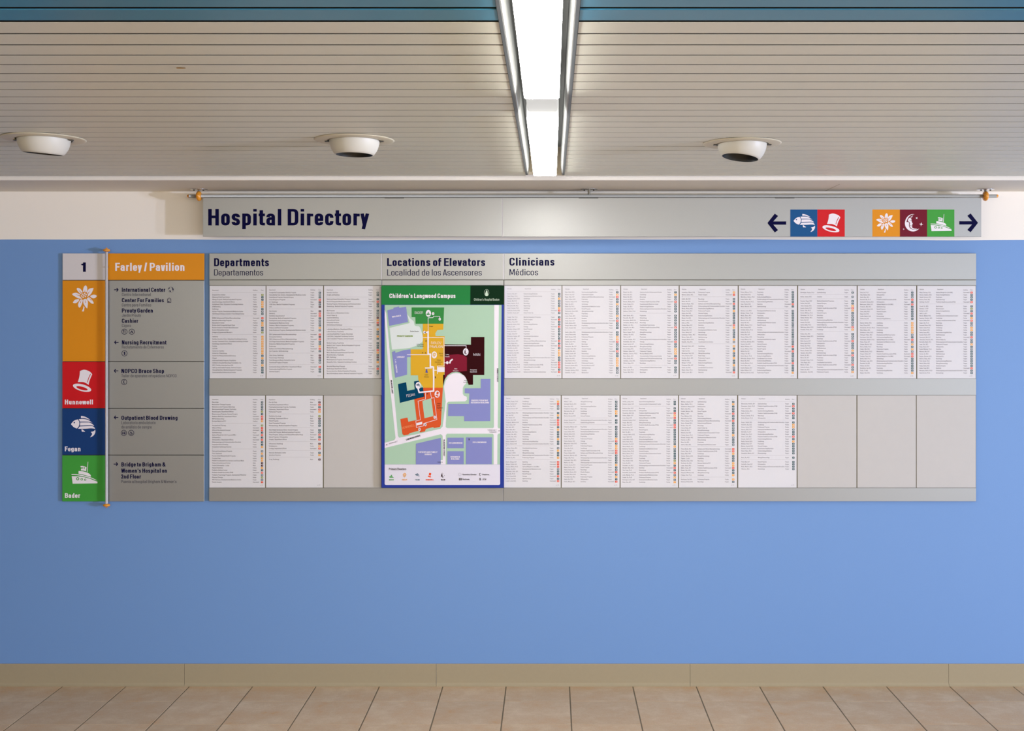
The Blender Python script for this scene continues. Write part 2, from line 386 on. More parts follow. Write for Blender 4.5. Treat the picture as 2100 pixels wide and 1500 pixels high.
    g('&', K * 1.1, 'rd', [(K * 1.08, .0), (L + .04, .78, .1), (L + .1, C, .12), (K * .72, C, .12), (K * .7, .66, .12), (L, .42, .2), (L, b, .2), (K * .72, b, .2), (K, .48)])
    g('$', n_, 'rr', *(list(G['S'][3]) + [[(n_ * .5, -.12), (n_ * .5, 1.12)]]))
    for A_, B_ in (('é', 'e'), ('á', 'a')):
        o = G[B_]; G[A_] = (o[0], o[1], o[2], list(o[3]) + [[(N * .42, .8), (N * .66, 1.0)]])
    return G
SB = {'s': .085, 'r': .055, 't': .03, 'd': .015}
FONTS = {}
def font(style, seg):
    k = (style, seg)
    if k in FONTS: return FONTS[k]
    wx, wy, N, K = {'bold': (.215, .16, .53, .65), 'reg': (.112, .095, .47, .565), 'light': (.075, .065, .5, .6), 'med': (.15, .125, .49, .6)}[style]
    out = {}
    for ch, (W, lc, rc, st) in glyphset(wx, wy, N, K).items():
        v = []; f = []
        for si, s_ in enumerate(st):
            closed = s_[-1] == 'c'; a, bq = stroke(s_[:-1] if closed else s_, wx, wy, closed, seg)
            o = len(v); nn = len(a) // 2; v += [(p_[0], p_[1], si * 9e-5 + 7e-5 * (j_ % nn) / nn) for j_, p_ in enumerate(a)]; f += [tuple(i + o for i in q) for q in bq]
        out[ch] = (W, SB[lc], SB[rc], v, f)
    FONTS[k] = out; return out
def text(pr, s, x0, base, cap, style='bold', x1=None, ang=0.0, seg=2, center=False, track=0.0):
    """letter a line into a Print; x1 fits the line's width exactly"""
    G = font(style, seg); items = []; x = 0
    for i, ch in enumerate(s):
        g = G.get(ch) or G['-']
        if i: x += g[1]
        items.append((x, g)); x += g[0] + g[2] + track
    width = x - g[2] - track
    sx = (x1 - x0) / (width * cap) if x1 is not None else 1.0
    ca, sa = math.cos(math.radians(ang)), math.sin(math.radians(ang)); off = -width * cap * sx / 2 if center else 0
    for gx, g in items:
        vv = []
        for a, b, dz in g[3]:
            u = (gx + a) * cap * sx + off; v = b * cap
            vv.append((x0 + u * ca - v * sa, base - u * sa - v * ca, dz))
        pr.raw(vv, g[4])
# ------------------------------------------------------------------ pictograms (drawn in their own boxes)
def fan(cx, cy, deg, r0, r1, wd):
    a = math.radians(deg); c, s = math.cos(a), math.sin(a)
    P = [(r0, 0), (r0 + (r1 - r0) * .3, wd * .75), (r0 + (r1 - r0) * .62, wd), (r1 - 25, wd * .5), (r1, 0), (r1 - 25, -wd * .5), (r0 + (r1 - r0) * .62, -wd), (r0 + (r1 - r0) * .3, -wd * .75)]
    return catmull([(cx + u * c - v * s, cy + u * s + v * c) for u, v in P], 3)
def pictogram(kind):
    """-> bbox, list of (sign, polygon); '+' figure colour, '-' ground colour"""
    I = []
    if kind == 'flower':
        pts = [[(965, 500), (910, 480), (915, 380), (950, 260), (1020, 208), (1075, 260), (1092, 370), (1060, 500)],
               [(1075, 530), (1110, 430), (1190, 350), (1340, 320), (1362, 335), (1330, 440), (1240, 600), (1085, 722), (1120, 640), (1110, 590)],
               [(1215, 690), (1300, 630), (1420, 618), (1515, 668), (1450, 750), (1340, 775)],
               [(1075, 790), (1160, 730), (1250, 790), (1350, 920), (1372, 1005), (1280, 1000), (1160, 900)],
               [(925, 830), (1020, 800), (1090, 850), (1120, 960), (1095, 1200), (1060, 1200), (960, 1070), (915, 960)],
               [(800, 830), (890, 845), (870, 980), (800, 1140), (745, 1182), (700, 1130), (695, 1010)],
               [(735, 815), (690, 920), (580, 988), (470, 970), (475, 930), (570, 830)],
               [(865, 790), (720, 780), (560, 700), (425, 600), (500, 545), (630, 535), (760, 600), (780, 650), (750, 680)],
               [(800, 580), (710, 500), (640, 400), (632, 340), (690, 315), (800, 370), (885, 490), (860, 530)]]
        for p in pts: I.append(('+', catmull(p, 3)))
        for a, b, w_ in (((990, 380), (985, 510), 18), ((1225, 440), (1115, 570), 18), ((560, 595), (770, 665), 18), ((700, 390), (835, 545), 18),
                         ((1150, 750), (1270, 870), 16), ((985, 820), (1020, 970), 16), ((830, 830), (790, 980), 16)):
            dx, dy = b[0] - a[0], b[1] - a[1]; l = math.hypot(dx, dy); nx, ny = -dy / l * w_, dx / l * w_
            I.append(('-', [a, (b[0] + nx, b[1] + ny), (b[0] - nx, b[1] - ny)]))
        for cx, cy in ((880, 593), (978, 562), (1042, 610), (943, 640), (845, 670), (910, 725), (1008, 693)): I.append(('+', ell(cx, cy, 33, n=10)))
        I.append(('+', [(932, 1100), (972, 1180), (940, 1350), (855, 1350), (905, 1230)]))
        return (420, 208, 1515, 1350), I
    if kind == 'hat':
        I.append(('+', catmull([(770, 285), (770, 285), (940, 228), (1120, 270), (1240, 340), (1310, 430), (1310, 430), (1240, 590), (1185, 730), (1150, 895), (1150, 895), (1030, 815), (900, 770), (680, 770), (680, 770), (735, 580), (760, 430)], 3)))
        I.append(('-', [(1225, 410), (1250, 430), (1160, 620), (1105, 805), (1088, 775), (1140, 590)]))
        I.append(('+', ell(865, 1022, 415, 150, 28, 0.27))); I.append(('-', ell(862, 1045, 258, 68, 24, 0.27)))
        return (465, 228, 1310, 1210), I
    if kind == 'fish':
        I.append(('+', catmull([(375, 608), (375, 608), (470, 490), (560, 430), (675, 398), (675, 398), (735, 500), (740, 620), (700, 730), (640, 800), (640, 800), (500, 740)], 3)))
        I.append(('-', ell(523, 540, 32, n=12)))
        I.append(('+', catmull([(815, 245), (815, 245), (920, 258), (1060, 310), (1225, 418), (1225, 418), (1130, 390), (960, 340), (815, 338), (815, 338)], 3)))
        I.append(('+', catmull([(718, 390), (718, 390), (900, 378), (1090, 410), (1210, 470), (1320, 552), (1320, 552), (1210, 510), (1050, 495), (770, 495), (770, 495)], 3)))
        I.append(('+', catmull([(780, 535), (780, 535), (1150, 532), (1260, 570), (1350, 630), (1400, 690), (1400, 690), (1280, 655), (1100, 655), (770, 668), (770, 668)], 3)))
        I.append(('+', catmull([(762, 708), (762, 708), (1100, 692), (1300, 690), (1400, 750), (1440, 810), (1440, 810), (1260, 792), (1000, 808), (690, 812), (690, 812)], 3)))
        I.append(('+', [(832, 835), (880, 840), (1000, 930), (985, 940), (858, 940)]))
        I.append(('+', catmull([(1440, 845), (1440, 845), (1448, 940), (1410, 1050), (1340, 1130), (1235, 1180), (1225, 1172), (1300, 1060), (1290, 1000), (1245, 948), (1245, 948), (1350, 925), (1400, 890)], 3)))
        return (375, 245, 1445, 1180), I
    if kind == 'boat':
        I.append(('+', [(408, 792), (600, 795), (800, 815), (1000, 850), (1200, 905), (1400, 985), (1545, 1040), (1535, 1110), (450, 1125)]))
        I.append(('+', catmull([(395, 705), (395, 705), (620, 706), (820, 738), (1100, 800), (1350, 890), (1545, 995), (1545, 995), (1350, 925), (1150, 860), (850, 790), (620, 750), (410, 742), (410, 742)], 2)))
        I.append(('+', catmull([(712, 565), (712, 565), (900, 585), (1080, 635), (1200, 700), (1250, 770), (1240, 820), (1240, 820), (1050, 765), (850, 715), (705, 685), (705, 685)], 3)))
        I.append(('+', [(815, 470), (855, 465), (855, 400), (800, 405), (795, 350), (880, 343), (990, 370), (1060, 405), (1040, 585), (930, 550), (815, 540)]))
        I.append(('-', [(882, 390), (912, 392), (905, 470), (875, 465)])); I.append(('-', [(945, 395), (982, 400), (975, 490), (945, 480)]))
        I.append(('+', [(1115, 165), (1135, 165), (1102, 625), (1072, 615)]))
        for cx, cy, r in ((672, 908, 68), (850, 928, 54), (1003, 953, 48)):
            I.append(('-', ell(cx, cy, r, n=16))); I.append(('+', ell(cx, cy, r * .5, n=10)))
        return (395, 160, 1545, 1125), I
    if kind == 'moon':
        I.append(('+', catmull([(825, 345), (825, 345), (700, 338), (560, 390), (440, 510), (370, 680), (370, 850), (440, 1000), (570, 1110), (740, 1155), (900, 1120), (1045, 1020), (1045, 1020), (900, 1062), (740, 1062), (620, 1010), (560, 900), (560, 740), (500, 705), (440, 715), (440, 715), (460, 620), (540, 470), (680, 370)], 3)))
        I.append(('+', [(745, 390), (685, 440), (610, 475), (690, 500)]))
        I.append(('+', catmull([(505, 665), (530, 560), (600, 505), (660, 540), (680, 640), (690, 700), (735, 800), (700, 830), (715, 910), (690, 950), (800, 1015), (950, 1025), (950, 1025), (850, 1055), (720, 1035), (630, 970), (595, 880), (600, 760), (570, 700)], 3)))
        I.append(('-', [(585, 628), (690, 625), (690, 642), (585, 640)])); I.append(('-', [(600, 868), (705, 880), (705, 894), (600, 884)]))
        for cx, cy, r, a0 in ((922, 522, 68, 45), (1135, 812, 98, 8), (305, 1042, 46, 8)):
            I.append(('+', [(cx + (r if i % 2 == 0 else r * .3) * math.cos(math.radians(a0 + i * 45)), cy + (r if i % 2 == 0 else r * .3) * math.sin(math.radians(a0 + i * 45))) for i in range(8)]))
        return (262, 325, 1235, 1155), I
def draw_pictogram(kind, box, fig, ground, parent, e, simple=False, label=None):
    (a0, b0, a1, b1), I = pictogram(kind); x0, y0, x1, y1 = box
    P = {'+': Print(), '-': Print()}; nplus = 0
    tr = lambda p: (x0 + (p[0] - a0) / (a1 - a0) * (x1 - x0), y0 + (p[1] - b0) / (b1 - b0) * (y1 - y0))
    seen = []
    fg = Print(); gd = Print(); top = Print()
    for i, (s_, p) in enumerate(I):
        q = [tr(t) for t in p]
        if s_ == '-': gd.poly(q)
        elif kind == 'boat' and i > 7: top.poly(q)
        else: fg.poly(q)
    o = fg.put('pictogram', fig, parent, e + .0004, label)
    if not simple and gd.f:
        gd.put('pictogram_cutout', ground, parent, e + .0007)['kind'] = 'stuff'
        if top.f: top.put('pictogram_detail', fig, parent, e + .001)
    return o
# ================================================================== SETTING
RZ = W3(0, 393)[2]                    # soffit height at the wall (2.38 m)
XL, XR, YN = -4.6, 4.2, -9.0          # extent of what is built
zb = W3(0, 492)[2]
mb = MB()
n = 60
for i in range(n):   # blue lower field / cream upper band with a hand-cut paint edge
    xa = XL + (XR - XL) * i / n; xb_ = XL + (XR - XL) * (i + 1) / n
    za = zb + .0022 * math.sin(xa * 2.3) + .001 * math.sin(xa * 9); zc_ = zb + .0022 * math.sin(xb_ * 2.3) + .001 * math.sin(xb_ * 9)
    mb.add([(xa, 0, 0), (xb_, 0, 0), (xb_, 0, zc_), (xa, 0, za)], [(0, 1, 2, 3)], 0)
    mb.add([(xa, 0, za), (xb_, 0, zc_), (xb_, 0, 2.7), (xa, 0, 2.7)], [(0, 1, 2, 3)], 1)
mb.add([(XL, .12, 0), (XR, .12, 0), (XR, .12, 2.7), (XL, .12, 2.7), (XL, 0, 0), (XR, 0, 0), (XR, 0, 2.7), (XL, 0, 2.7)], [(3, 2, 1, 0), (0, 1, 5, 4), (3, 0, 4, 7), (1, 2, 6, 5), (2, 3, 7, 6)], 0)
tag(put('wall_back', mb, [WALL_BLUE, WALL_WHITE]), kind='structure', label='long wall painted sky blue below a cream band')
OPP = mat('warm_wall_paint', (120, 108, 92), 0.6)
mb = MB(); mb.box(XL, 2.2, YN + .9, YN + 1.0, 0, 2.6); tag(put('wall_front', mb, OPP), kind='structure')
mb = MB(); mb.box(XL - .1, XL, YN + 1.0, 0, 0, 2.6); tag(put('wall_left', mb, OPP), kind='structure')
# floor: grout bed with separate tiles near the wall, plain tiled field beyond
mb = MB(); mb.box(XL, XR, YN, 0.12, -0.06, -0.0011)
fl = tag(put('floor', mb, GROUT), kind='structure', label='floor of square sand coloured tiles')
TS = 0.3048; gx = 0.0888; GR = 0.0028
tile_me = {}
def tile_mesh(dy):
    key = round(dy, 4)
    if key not in tile_me:
        m_ = MB(); c = .0009; a, bq = TS / 2 - GR, dy / 2 - GR * .55
        m_.add([(-a, -bq, -.02), (a, -bq, -.02), (a, bq, -.02), (-a, bq, -.02), (-a, -bq, -c), (a, -bq, -c), (a, bq, -c), (-a, bq, -c),
                (-a + c, -bq + c, 0), (a - c, -bq + c, 0), (a - c, bq - c, 0), (-a + c, bq - c, 0)],
               [(0, 1, 5, 4), (1, 2, 6, 5), (2, 3, 7, 6), (3, 0, 4, 7), (4, 5, 9, 8), (5, 6, 10, 9), (6, 7, 11, 10), (7, 4, 8, 11), (8, 9, 10, 11)])
        tile_me[key] = m_.mesh('tile', TILE)
    return tile_me[key]
y = -0.004
rows = [0.226] + [TS] * 5
for dy in rows:
    for k in range(-12, 13):
        o = bpy.data.objects.new('tile', tile_mesh(dy)); COL.objects.link(o); o.parent = fl
        o.location = (gx + (k + .5) * TS, y - dy / 2, random.uniform(-.0002, .0002))
    y -= dy
mb = MB()
xx0, xx1 = gx - 12 * TS + GR, gx + 13 * TS - GR
k = 0
while y - TS > YN:
    for i in range(-12, 13):
        a = gx + i * TS + GR; mb.add([(a, y - TS + GR, 0), (a + TS - 2 * GR, y - TS + GR, 0), (a + TS - 2 * GR, y - GR, 0), (a, y - GR, 0)], [(0, 1, 2, 3)])
    y -= TS
o = put('tile_field', mb, TILE, fl); o['kind'] = 'stuff'
# baseboard: 4-foot lengths of cove base
bb = bpy.data.objects.new('baseboard_back', None); COL.objects.link(bb); tag(bb, 'taupe vinyl cove base along the foot of the blue wall', kind='structure')
zt = W3(0, 1361.5)[2]
prof = [(0, 0.0), (0, zt), (-.0035, zt), (-.0048, zt - .003), (-.0048, .016), (-.009, .006), (-.0135, .0012), (-.0135, 0)]
xs = [XL] + [W3(p, 0)[0] for p in (-138, 379, 895, 1415, 1945, 2460)] + [XR]
for a, b in zip(xs, xs[1:]):
    m_ = MB(); m_.extrude_x(prof, a + .0006, b - .0006)
    put('base_length', m_, BASEB, bb)
# soffit strip next to the wall, its bright edge and the slatted ceiling
DS = 0.445; ZC = RZ + 0.015
mb = MB(); mb.box(XL, XR, -DS, 0.0, RZ, RZ + .3)
tag(put('trim_1', mb, SOFFIT), kind='structure', label='plaster soffit strip between wall and slatted ceiling')
mb = MB(); mb.box(XL, XR, -DS - .022, -DS - .0005, RZ - .0015, ZC + .05)
tag(put('trim_2', mb, WALL_WHITE), kind='structure', label='cream edge trim where the slatted ceiling ends')
mb = MB(); sx_ = W3(1690, 389)[0]; mb.box(sx_ - .0012, sx_ + .0012, -.3, -.02, RZ - .0004, RZ + .002)
put('soffit_joint', mb, mat('joint_shadow_filler', (150, 135, 110), .8), bpy.data.objects['trim_1'])
XT = -0.026; TW = 0.0845
PITCH = 0.1043
split = D - 2.49
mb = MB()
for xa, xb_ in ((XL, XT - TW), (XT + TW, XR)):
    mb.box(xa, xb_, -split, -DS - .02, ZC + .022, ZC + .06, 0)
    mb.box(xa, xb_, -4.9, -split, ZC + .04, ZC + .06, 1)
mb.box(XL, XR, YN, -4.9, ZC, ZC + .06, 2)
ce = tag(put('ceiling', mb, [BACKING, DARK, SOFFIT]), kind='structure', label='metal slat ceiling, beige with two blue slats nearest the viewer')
def slat_profile(y0, y1, up, th):
    """y0 = edge towards the wall, y1 = edge towards the viewer (y1 < y0), which sits up higher: a lapped board"""
    p = [(y0, ZC + th), (y0, ZC + .0004), (y0 - .0004, ZC)]
    r = min(.002, th * .6); zn = ZC + up
    for i in range(4):
        a = PI / 2 * i / 3; p.append((y1 + r - r * math.sin(a), zn + r - r * math.cos(a)))
    p += [(y1, zn + th)]
    return p
def slat(y0, y1, m, nm='slat', label=None, up=.006, th=.006):
    for xa, xb_ in ((XL, XT - TW - .001), (XT + TW + .001, XR)):
        m_ = MB(); m_.extrude_x(slat_profile(y0, y1, up, th), xa, xb_); put(nm, m_, m, ce, label)
# slat boundaries measured from the wall
near = D - 2.482        # boundary between beige and blue
k = 0; yb = -(near)
ys = []
dd = near
while dd - PITCH > DS + .03: ys.append(dd); dd -= PITCH
ys.append(dd)
for i, a in enumerate(ys):
    b_ = ys[i + 1] if i + 1 < len(ys) else DS + .0225
    slat(-b_ - .0142, -a, SLAT, up=.0008, th=.0009)
dd = near
for i in range(16):
    slat(-dd - .0205, -(dd + PITCH), SLAT_BLUE, label='blue slat' if i < 1 else None, up=0.0, th=.0032); dd += PITCH
# a rust stain on the fifth beige slat
d_ = F * (ZC - H) / (VY - 139.5); mb = MB(); cx, cy = (370 - VX) * d_ / F, -(D - d_)
mb.add([(cx + .012 * math.cos(a * .6) * (1 + .3 * math.sin(a * 2)), cy + .008 * math.sin(a * .6), ZC - .0003) for a in range(11)], [tuple(range(10, -1, -1))])
put('rust_stain', mb, mat('rust_stain_brown', (176, 142, 84), .8), ce, 'small rust stain on a beige slat')
# ================================================================== STRIP LIGHT
ly1 = -(D - 5.07); ly0 = -4.88; zl = ZC
sl = root('strip_light', (XT, (ly0 + ly1) / 2, zl), 'long recessed fluorescent strip light running out from the wall across the ceiling', 'ceiling light')
for s in (-1, 1):
    m_ = MB(); X = lambda v: XT + s * v
    pr_ = [(X(.0845), zl + .012), (X(.0845), zl - .002), (X(.0765), zl - .002), (X(.0765), zl + .012)]
    m_.extrude_y(pr_, ly0, ly1); put('edge_flange', m_, FLANGE_DARK, sl, 'dark metal flange along the trough')
    m_ = MB(); m_.extrude_y([(X(.0764), zl + .03), (X(.0764), zl - .0015), (X(.0735), zl - .0015), (X(.068), zl + .03)], ly0, ly1)
    put('inner_lip', m_, LIPW, sl, 'white inner lip of the trough')
    m_ = MB(); m_.extrude_y([(X(.068), zl + .0302), (X(.068), zl + .12), (X(.0764), zl + .12), (X(.0764), zl + .0302)], ly0, ly1)
    put('trough_side', m_, TROUGH, sl)
m_ = MB(); m_.box(XT - .0764, XT + .0764, ly0, ly1, zl + .121, zl + .125); put('trough_top', m_, TROUGH, sl)
m_ = MB(); m_.box(XT - .0764, XT + .0764, ly1 - .004, ly1 + .001, zl - .0, zl + .12); put('trough_end', m_, mat('cream_end_plate', (205, 192, 165), .6), sl)
def lens(y0, y1, hw, zt_, zb_, m, nm, label=None):
    zs = min(zl - .003, zb_ + .02) if zb_ < zl else zb_ + .02
    p = [(XT - hw, zt_), (XT - hw, zs), (XT - hw, zb_ + .004), (XT - hw + .005, zb_), (XT + hw - .005, zb_), (XT + hw, zb_ + .004), (XT + hw, zs), (XT + hw, zt_)]
    m_ = MB(); m_.extrude_y(p, y0, y1, 0)
    for i_ in (0, 6, 7, 8, 9): m_.m[i_] = 1     # opal side walls and ends glow far less than the face
    put(nm, m_, [m, SIDEG if m is LENS else JOIN], sl, label)
yj0 = -(D - 3.25); yj1 = -(D - 3.56)
lens(yj1 + .002, ly1 - .09, .049, zl + .08, zl - .017, LENS, 'lamp_lens', 'glowing lens at the wall end')
lens(ly0 + .02, yj0 - .002, .049, zl + .08, zl - .017, LENS, 'lamp_lens', 'glowing lens at the viewer end')
lens(yj0, yj1, .0465, zl + .08, zl + .004, JOIN, 'lens_coupling', 'dimmer white coupling between the lenses')
m_ = MB(); m_.box(XT - .03, XT + .03, ly0, ly1 - .01, zl + .0805, zl + .1205); put('ballast_housing', m_, TROUGH, sl)
# ================================================================== DOWNLIGHTS
def downlight(px, py, eye_px, tilt_x, tilt_y, label, ring=True):
    d = F * (ZC - H) / (VY - py); x = (px - VX) * d / F; y_ = -(D - d)
    r = root('downlight', (x, y_, ZC), label, 'downlight', 'eyeball downlights in the slatted ceiling')
    m_ = MB(); zf = ZC - .0005
    m_.lathe([(.094, -.001), (.094, -.004), (.100, -.0045), (.134, -.0035), (.140, -.001), (.140, .0)], (x, y_, zf), n=56, caps=False)
    put('flange', m_, FRAMEC, r, 'cream ceiling flange')
    m_ = MB(); m_.lathe([(.094, 0.012), (.094, -.0035)], (x, y_, zf), n=48, caps=False); put('socket_ring', m_, DARK, r, 'dark gap around the eyeball')
    from mathutils import Matrix
    M = Matrix.Rotation(tilt_x, 3, 'X') @ Matrix.Rotation(tilt_y, 3, 'Y')
    R_ = .091; pr_ = []
    for r0_, h0_ in ((.0885, .006), (.0882, -.004), (.0872, -.014), (.0852, -.024), (.082, -.034), (.0775, -.043), (.0725, -.0505), (.0672, -.057)): pr_.append((r0_, h0_))
    lip = pr_[-1]
    outer = [(R_ * .985, .02)] + pr_ + [(lip[0] - .003, lip[1])]
    m_ = MB(); m_.lathe(outer, (x, y_, ZC + .004), n=48, M=M, caps=False); put('eyeball', m_, FRAMEW, r, 'white swivel eyeball housing')
    m_ = MB(); m_.lathe([(lip[0] - .003, lip[1] + .0002), (lip[0] - .012, lip[1] + .03), (.03, lip[1] + .045), (.0, lip[1] + .045)], (x, y_, ZC + .004), n=40, M=M, caps=False)
    put('baffle', m_, mat('black_baffle', (10, 12, 12), .35), r, 'black inner baffle')
    for s in (-1, 1):   # little spring clips beside the ball
        m_ = MB(); cx = x + s * .097; m_.box(cx - .006, cx + .006, y_ - .012, y_ + .004, zf - .007, zf - .003); put('spring_clip', m_, mat('clip_steel', (60, 58, 52), .5), r)
downlight(90, 284.5, 0, math.radians(3.5), math.radians(5), 'eyeball downlight at the far left of the slatted ceiling')
downlight(727, 287, 0, 0.0, math.radians(1), 'eyeball downlight above the words Hospital Directory, left of the strip light')
downlight(1522, 294, 0, math.radians(-3.5), math.radians(8), 'eyeball downlight alone on the right of the strip light')
# ================================================================== HANGING SIGN
EH = 0.10
c0 = W3(1215, 402.5, EH)
hs = root('hanging_sign', (c0[0], -EH, RZ), 'long silver hanging sign below the soffit reading Hospital Directory with five coloured squares', 'sign')
rodz = W3(0, 402.3, EH)[2]; rr = .0078
xa = W3(388, 0, EH)[0]; xb_ = W3(2043, 0, EH)[0]
m_ = MB(); m_.lathe([(rr, xa), (rr, xb_)], (0, -EH, rodz), 'x', 20); put('rod', m_, STEEL, hs, 'satin steel rod')
for s, x in ((-1, xa), (1, xb_)):
    m_ = MB(); m_.lathe([(rr * 1.02, x), (rr, x + s * .006), (rr * .6, x + s * .0095), (0.0001, x + s * .0105)], (0, -EH, rodz), 'x', 16); put('rod_cap', m_, AMBER, hs, 'amber rod end cap')
for px in (408, 1208, 2021):
    x = W3(px, 0, EH)[0]
    m_ = MB(); m_.lathe([(.0, 0), (.039, 0), (.0405, -.001), (.040, -.0025), (.036, -.0038), (.001, -.004)], (x, -EH, RZ), n=36, caps=False); put('mounting_disc', m_, CHROME, hs, 'round steel ceiling disc')
    m_ = MB(); m_.lathe([(.006, -.004), (.006, rodz - RZ + (.0 if px != 1208 else .004))], (x, -EH, RZ), n=14); put('stem', m_, STEEL, hs)
    for s in (-1, 1):
        m_ = MB(); m_.lathe([(.0045, -.0035), (.0045, -.0062), (.002, -.0075), (.0002, -.0076)], (x + s * .022, -EH - .004, RZ), n=10, caps=False); put('screw', m_, mat('dark_screw', (40, 36, 30), .4, metal=.5), hs)
    if px != 1208:
        m_ = MB(); t = []
        for i in range(13):
            a = PI * i / 12 - PI / 2; t.append((.0085 + .0155 * max(0, math.cos(a)) ** .8, .0115 * math.sin(a)))
        m_.lathe([(a, b + x) for a, b in t], (0, -EH, rodz), 'x', 28); put('bead', m_, AMBER, hs, 'amber bead clamped round the rod')
for px in (809, 1207, 1609):  # clips under the rod; their dark colour includes the shadow in the slots
    a = W3(px - 20, 405.8, EH); b = W3(px + 20, 407.2, EH); m_ = MB(); m_.box(a[0], b[0], -EH - .0045, -EH - .001, b[2], a[2]); put('clip', m_, mat('shaded_clip', (58, 52, 42), .6), hs)
hp1 = put('panel', slab(416, 406, 1029.6, 485.5, EH + .004, .004), SILVER, hs)
hp2 = put('panel', slab(1030.4, 406, 2012.5, 485.8, EH + .004, .004), SILVER, hs)
E1 = EH + .004
put('seam_strip', slab(1029.7, 406.3, 1030.3, 485.3, EH + .0036, .003, 0), WHITEV, hs)
p = Print(); text(p, 'Hospital Directory', 427, 462.7, 34, 'bold', 757, seg=6); p.put('lettering', NAVY, hp1, E1 + .0004)
def arrow(p, cx, cy, w_, h_, t, s):
    """s=+1 right, -1 left"""
    tip = cx + s * w_ / 2
    k = t * 1.42
    p.poly([(cx - s * w_ / 2, cy - t / 2), (tip - s * t * .9, cy - t / 2), (tip - s * t * .9, cy + t / 2), (cx - s * w_ / 2, cy + t / 2)])
    for q in (-1, 1):
        a = h_ / 2 - t * .35
        p.poly([(tip, cy), (tip - s * k, cy), (tip - s * (k + a * .98 - t * .35), cy + q * (a - t * .1)), (tip - s * (a * 1.0 + .0 * k), cy + q * (a + t * .62))][::1])
p = Print(); arrow(p, 1593, 457.7, 38.5, 35, 6.6, -1); p.put('arrow', NAVY, hp2, E1 + .0004)
p = Print(); arrow(p, 1986.5, 457.3, 38.5, 35, 6.6, 1); p.put('arrow', NAVY, hp2, E1 + .0004)
for x0, x1, m, kd, bx, nm in ((1620.8, 1676.3, MBLUE, 'fish', (1627.3, 439, 1671.3, 475.9), 'blue square with a white fish'), (1676.3, 1732.4, RED, 'hat', (1686.7, 438.1, 1723.4, 477), 'red square with a white top hat'),
                          (1789.2, 1845.4, ORANGE, 'flower', (1796.9, 437.6, 1836, 477.2), 'orange square with a white flower'), (1845.4, 1901.4, MAROON, 'moon', (1851.4, 439, 1893.5, 475), 'maroon square with a white moon'),
                          (1901.4, 1957.2, GREEN, 'boat', (1908.3, 439.3, 1951.7, 474.2), 'green square with a white tugboat')):
    t = put('pictogram_square', slab(x0, 430, x1, 485.6, E1 + .0006, .0006, 0), m, hs, nm)
    draw_pictogram(kd, bx, WHITEV, m, t, E1 + .0007)
# ================================================================== LEFT DIRECTORY (destination sign)
EL = 0.012
lc = W3(273, 1029, EL)
ld = root('destination_sign', (lc[0], -EL, lc[2]), 'narrow destination sign with coloured pictogram column and grey panels at the left end', 'sign')
put('backing', slab(129, 520.5, 417.5, 1028, EL - .004, EL - .004, 0), mat('dark_backing', (60, 58, 50), .7), ld)
segs = [(520, 574.4), (575.6, 741.3), (742.5, 837.3), (838.5, 933.3), (934.5, 1029)]
lm = [LABELW, ORANGE, RED, DBLUE, GREEN]; P1 = []
for (a, b), m in zip(segs, lm): P1.append(put('panel', slab(128.3 - (a - 520) * .002, a, 218, b, EL, .005), m, ld))
rm = [ORANGE] + [SILVER] * 4; P2 = []
for (a, b), m in zip(segs, rm): P2.append(put('panel', slab(219, a, 418.6, b, EL, .005), m, ld))
p = Print(); text(p, '1', 167, 557.8, 19.3, 'bold', 176, seg=6); p.put('lettering', NAVY, P1[0], EL + .0004)
def icon21(kd, oy, m, par):
    bb_ = pictogram(kd)[0]; k = 21.43
    draw_pictogram(kd, (128 + bb_[0] / k, oy + bb_[1] / k, 128 + bb_[2] / k, oy + bb_[3] / k), WHITEV, m, par, EL)
icon21('flower', 576, ORANGE, P1[1]); icon21('hat', 748, RED, P1[2]); icon21('fish', 842, DBLUE, P1[3]); icon21('boat', 940, GREEN, P1[4])
for s, x1, bs, par in (('Hunnewell', 190.5, 829.8, P1[2]), ('Fegan', 165, 926, P1[3]), ('Bader', 164.5, 1021.6, P1[4])):
    p = Print(); text(p, s, 133, bs, 9.8, 'bold', x1, seg=3); p.put('lettering', WHITEV, par, EL + .0004)
p = Print(); text(p, 'Farley / Pavilion', 236.3, 555.8, 16.4, 'bold', 378.3, seg=5); p.put('lettering', WHITEV, P2[0], EL + .0004)
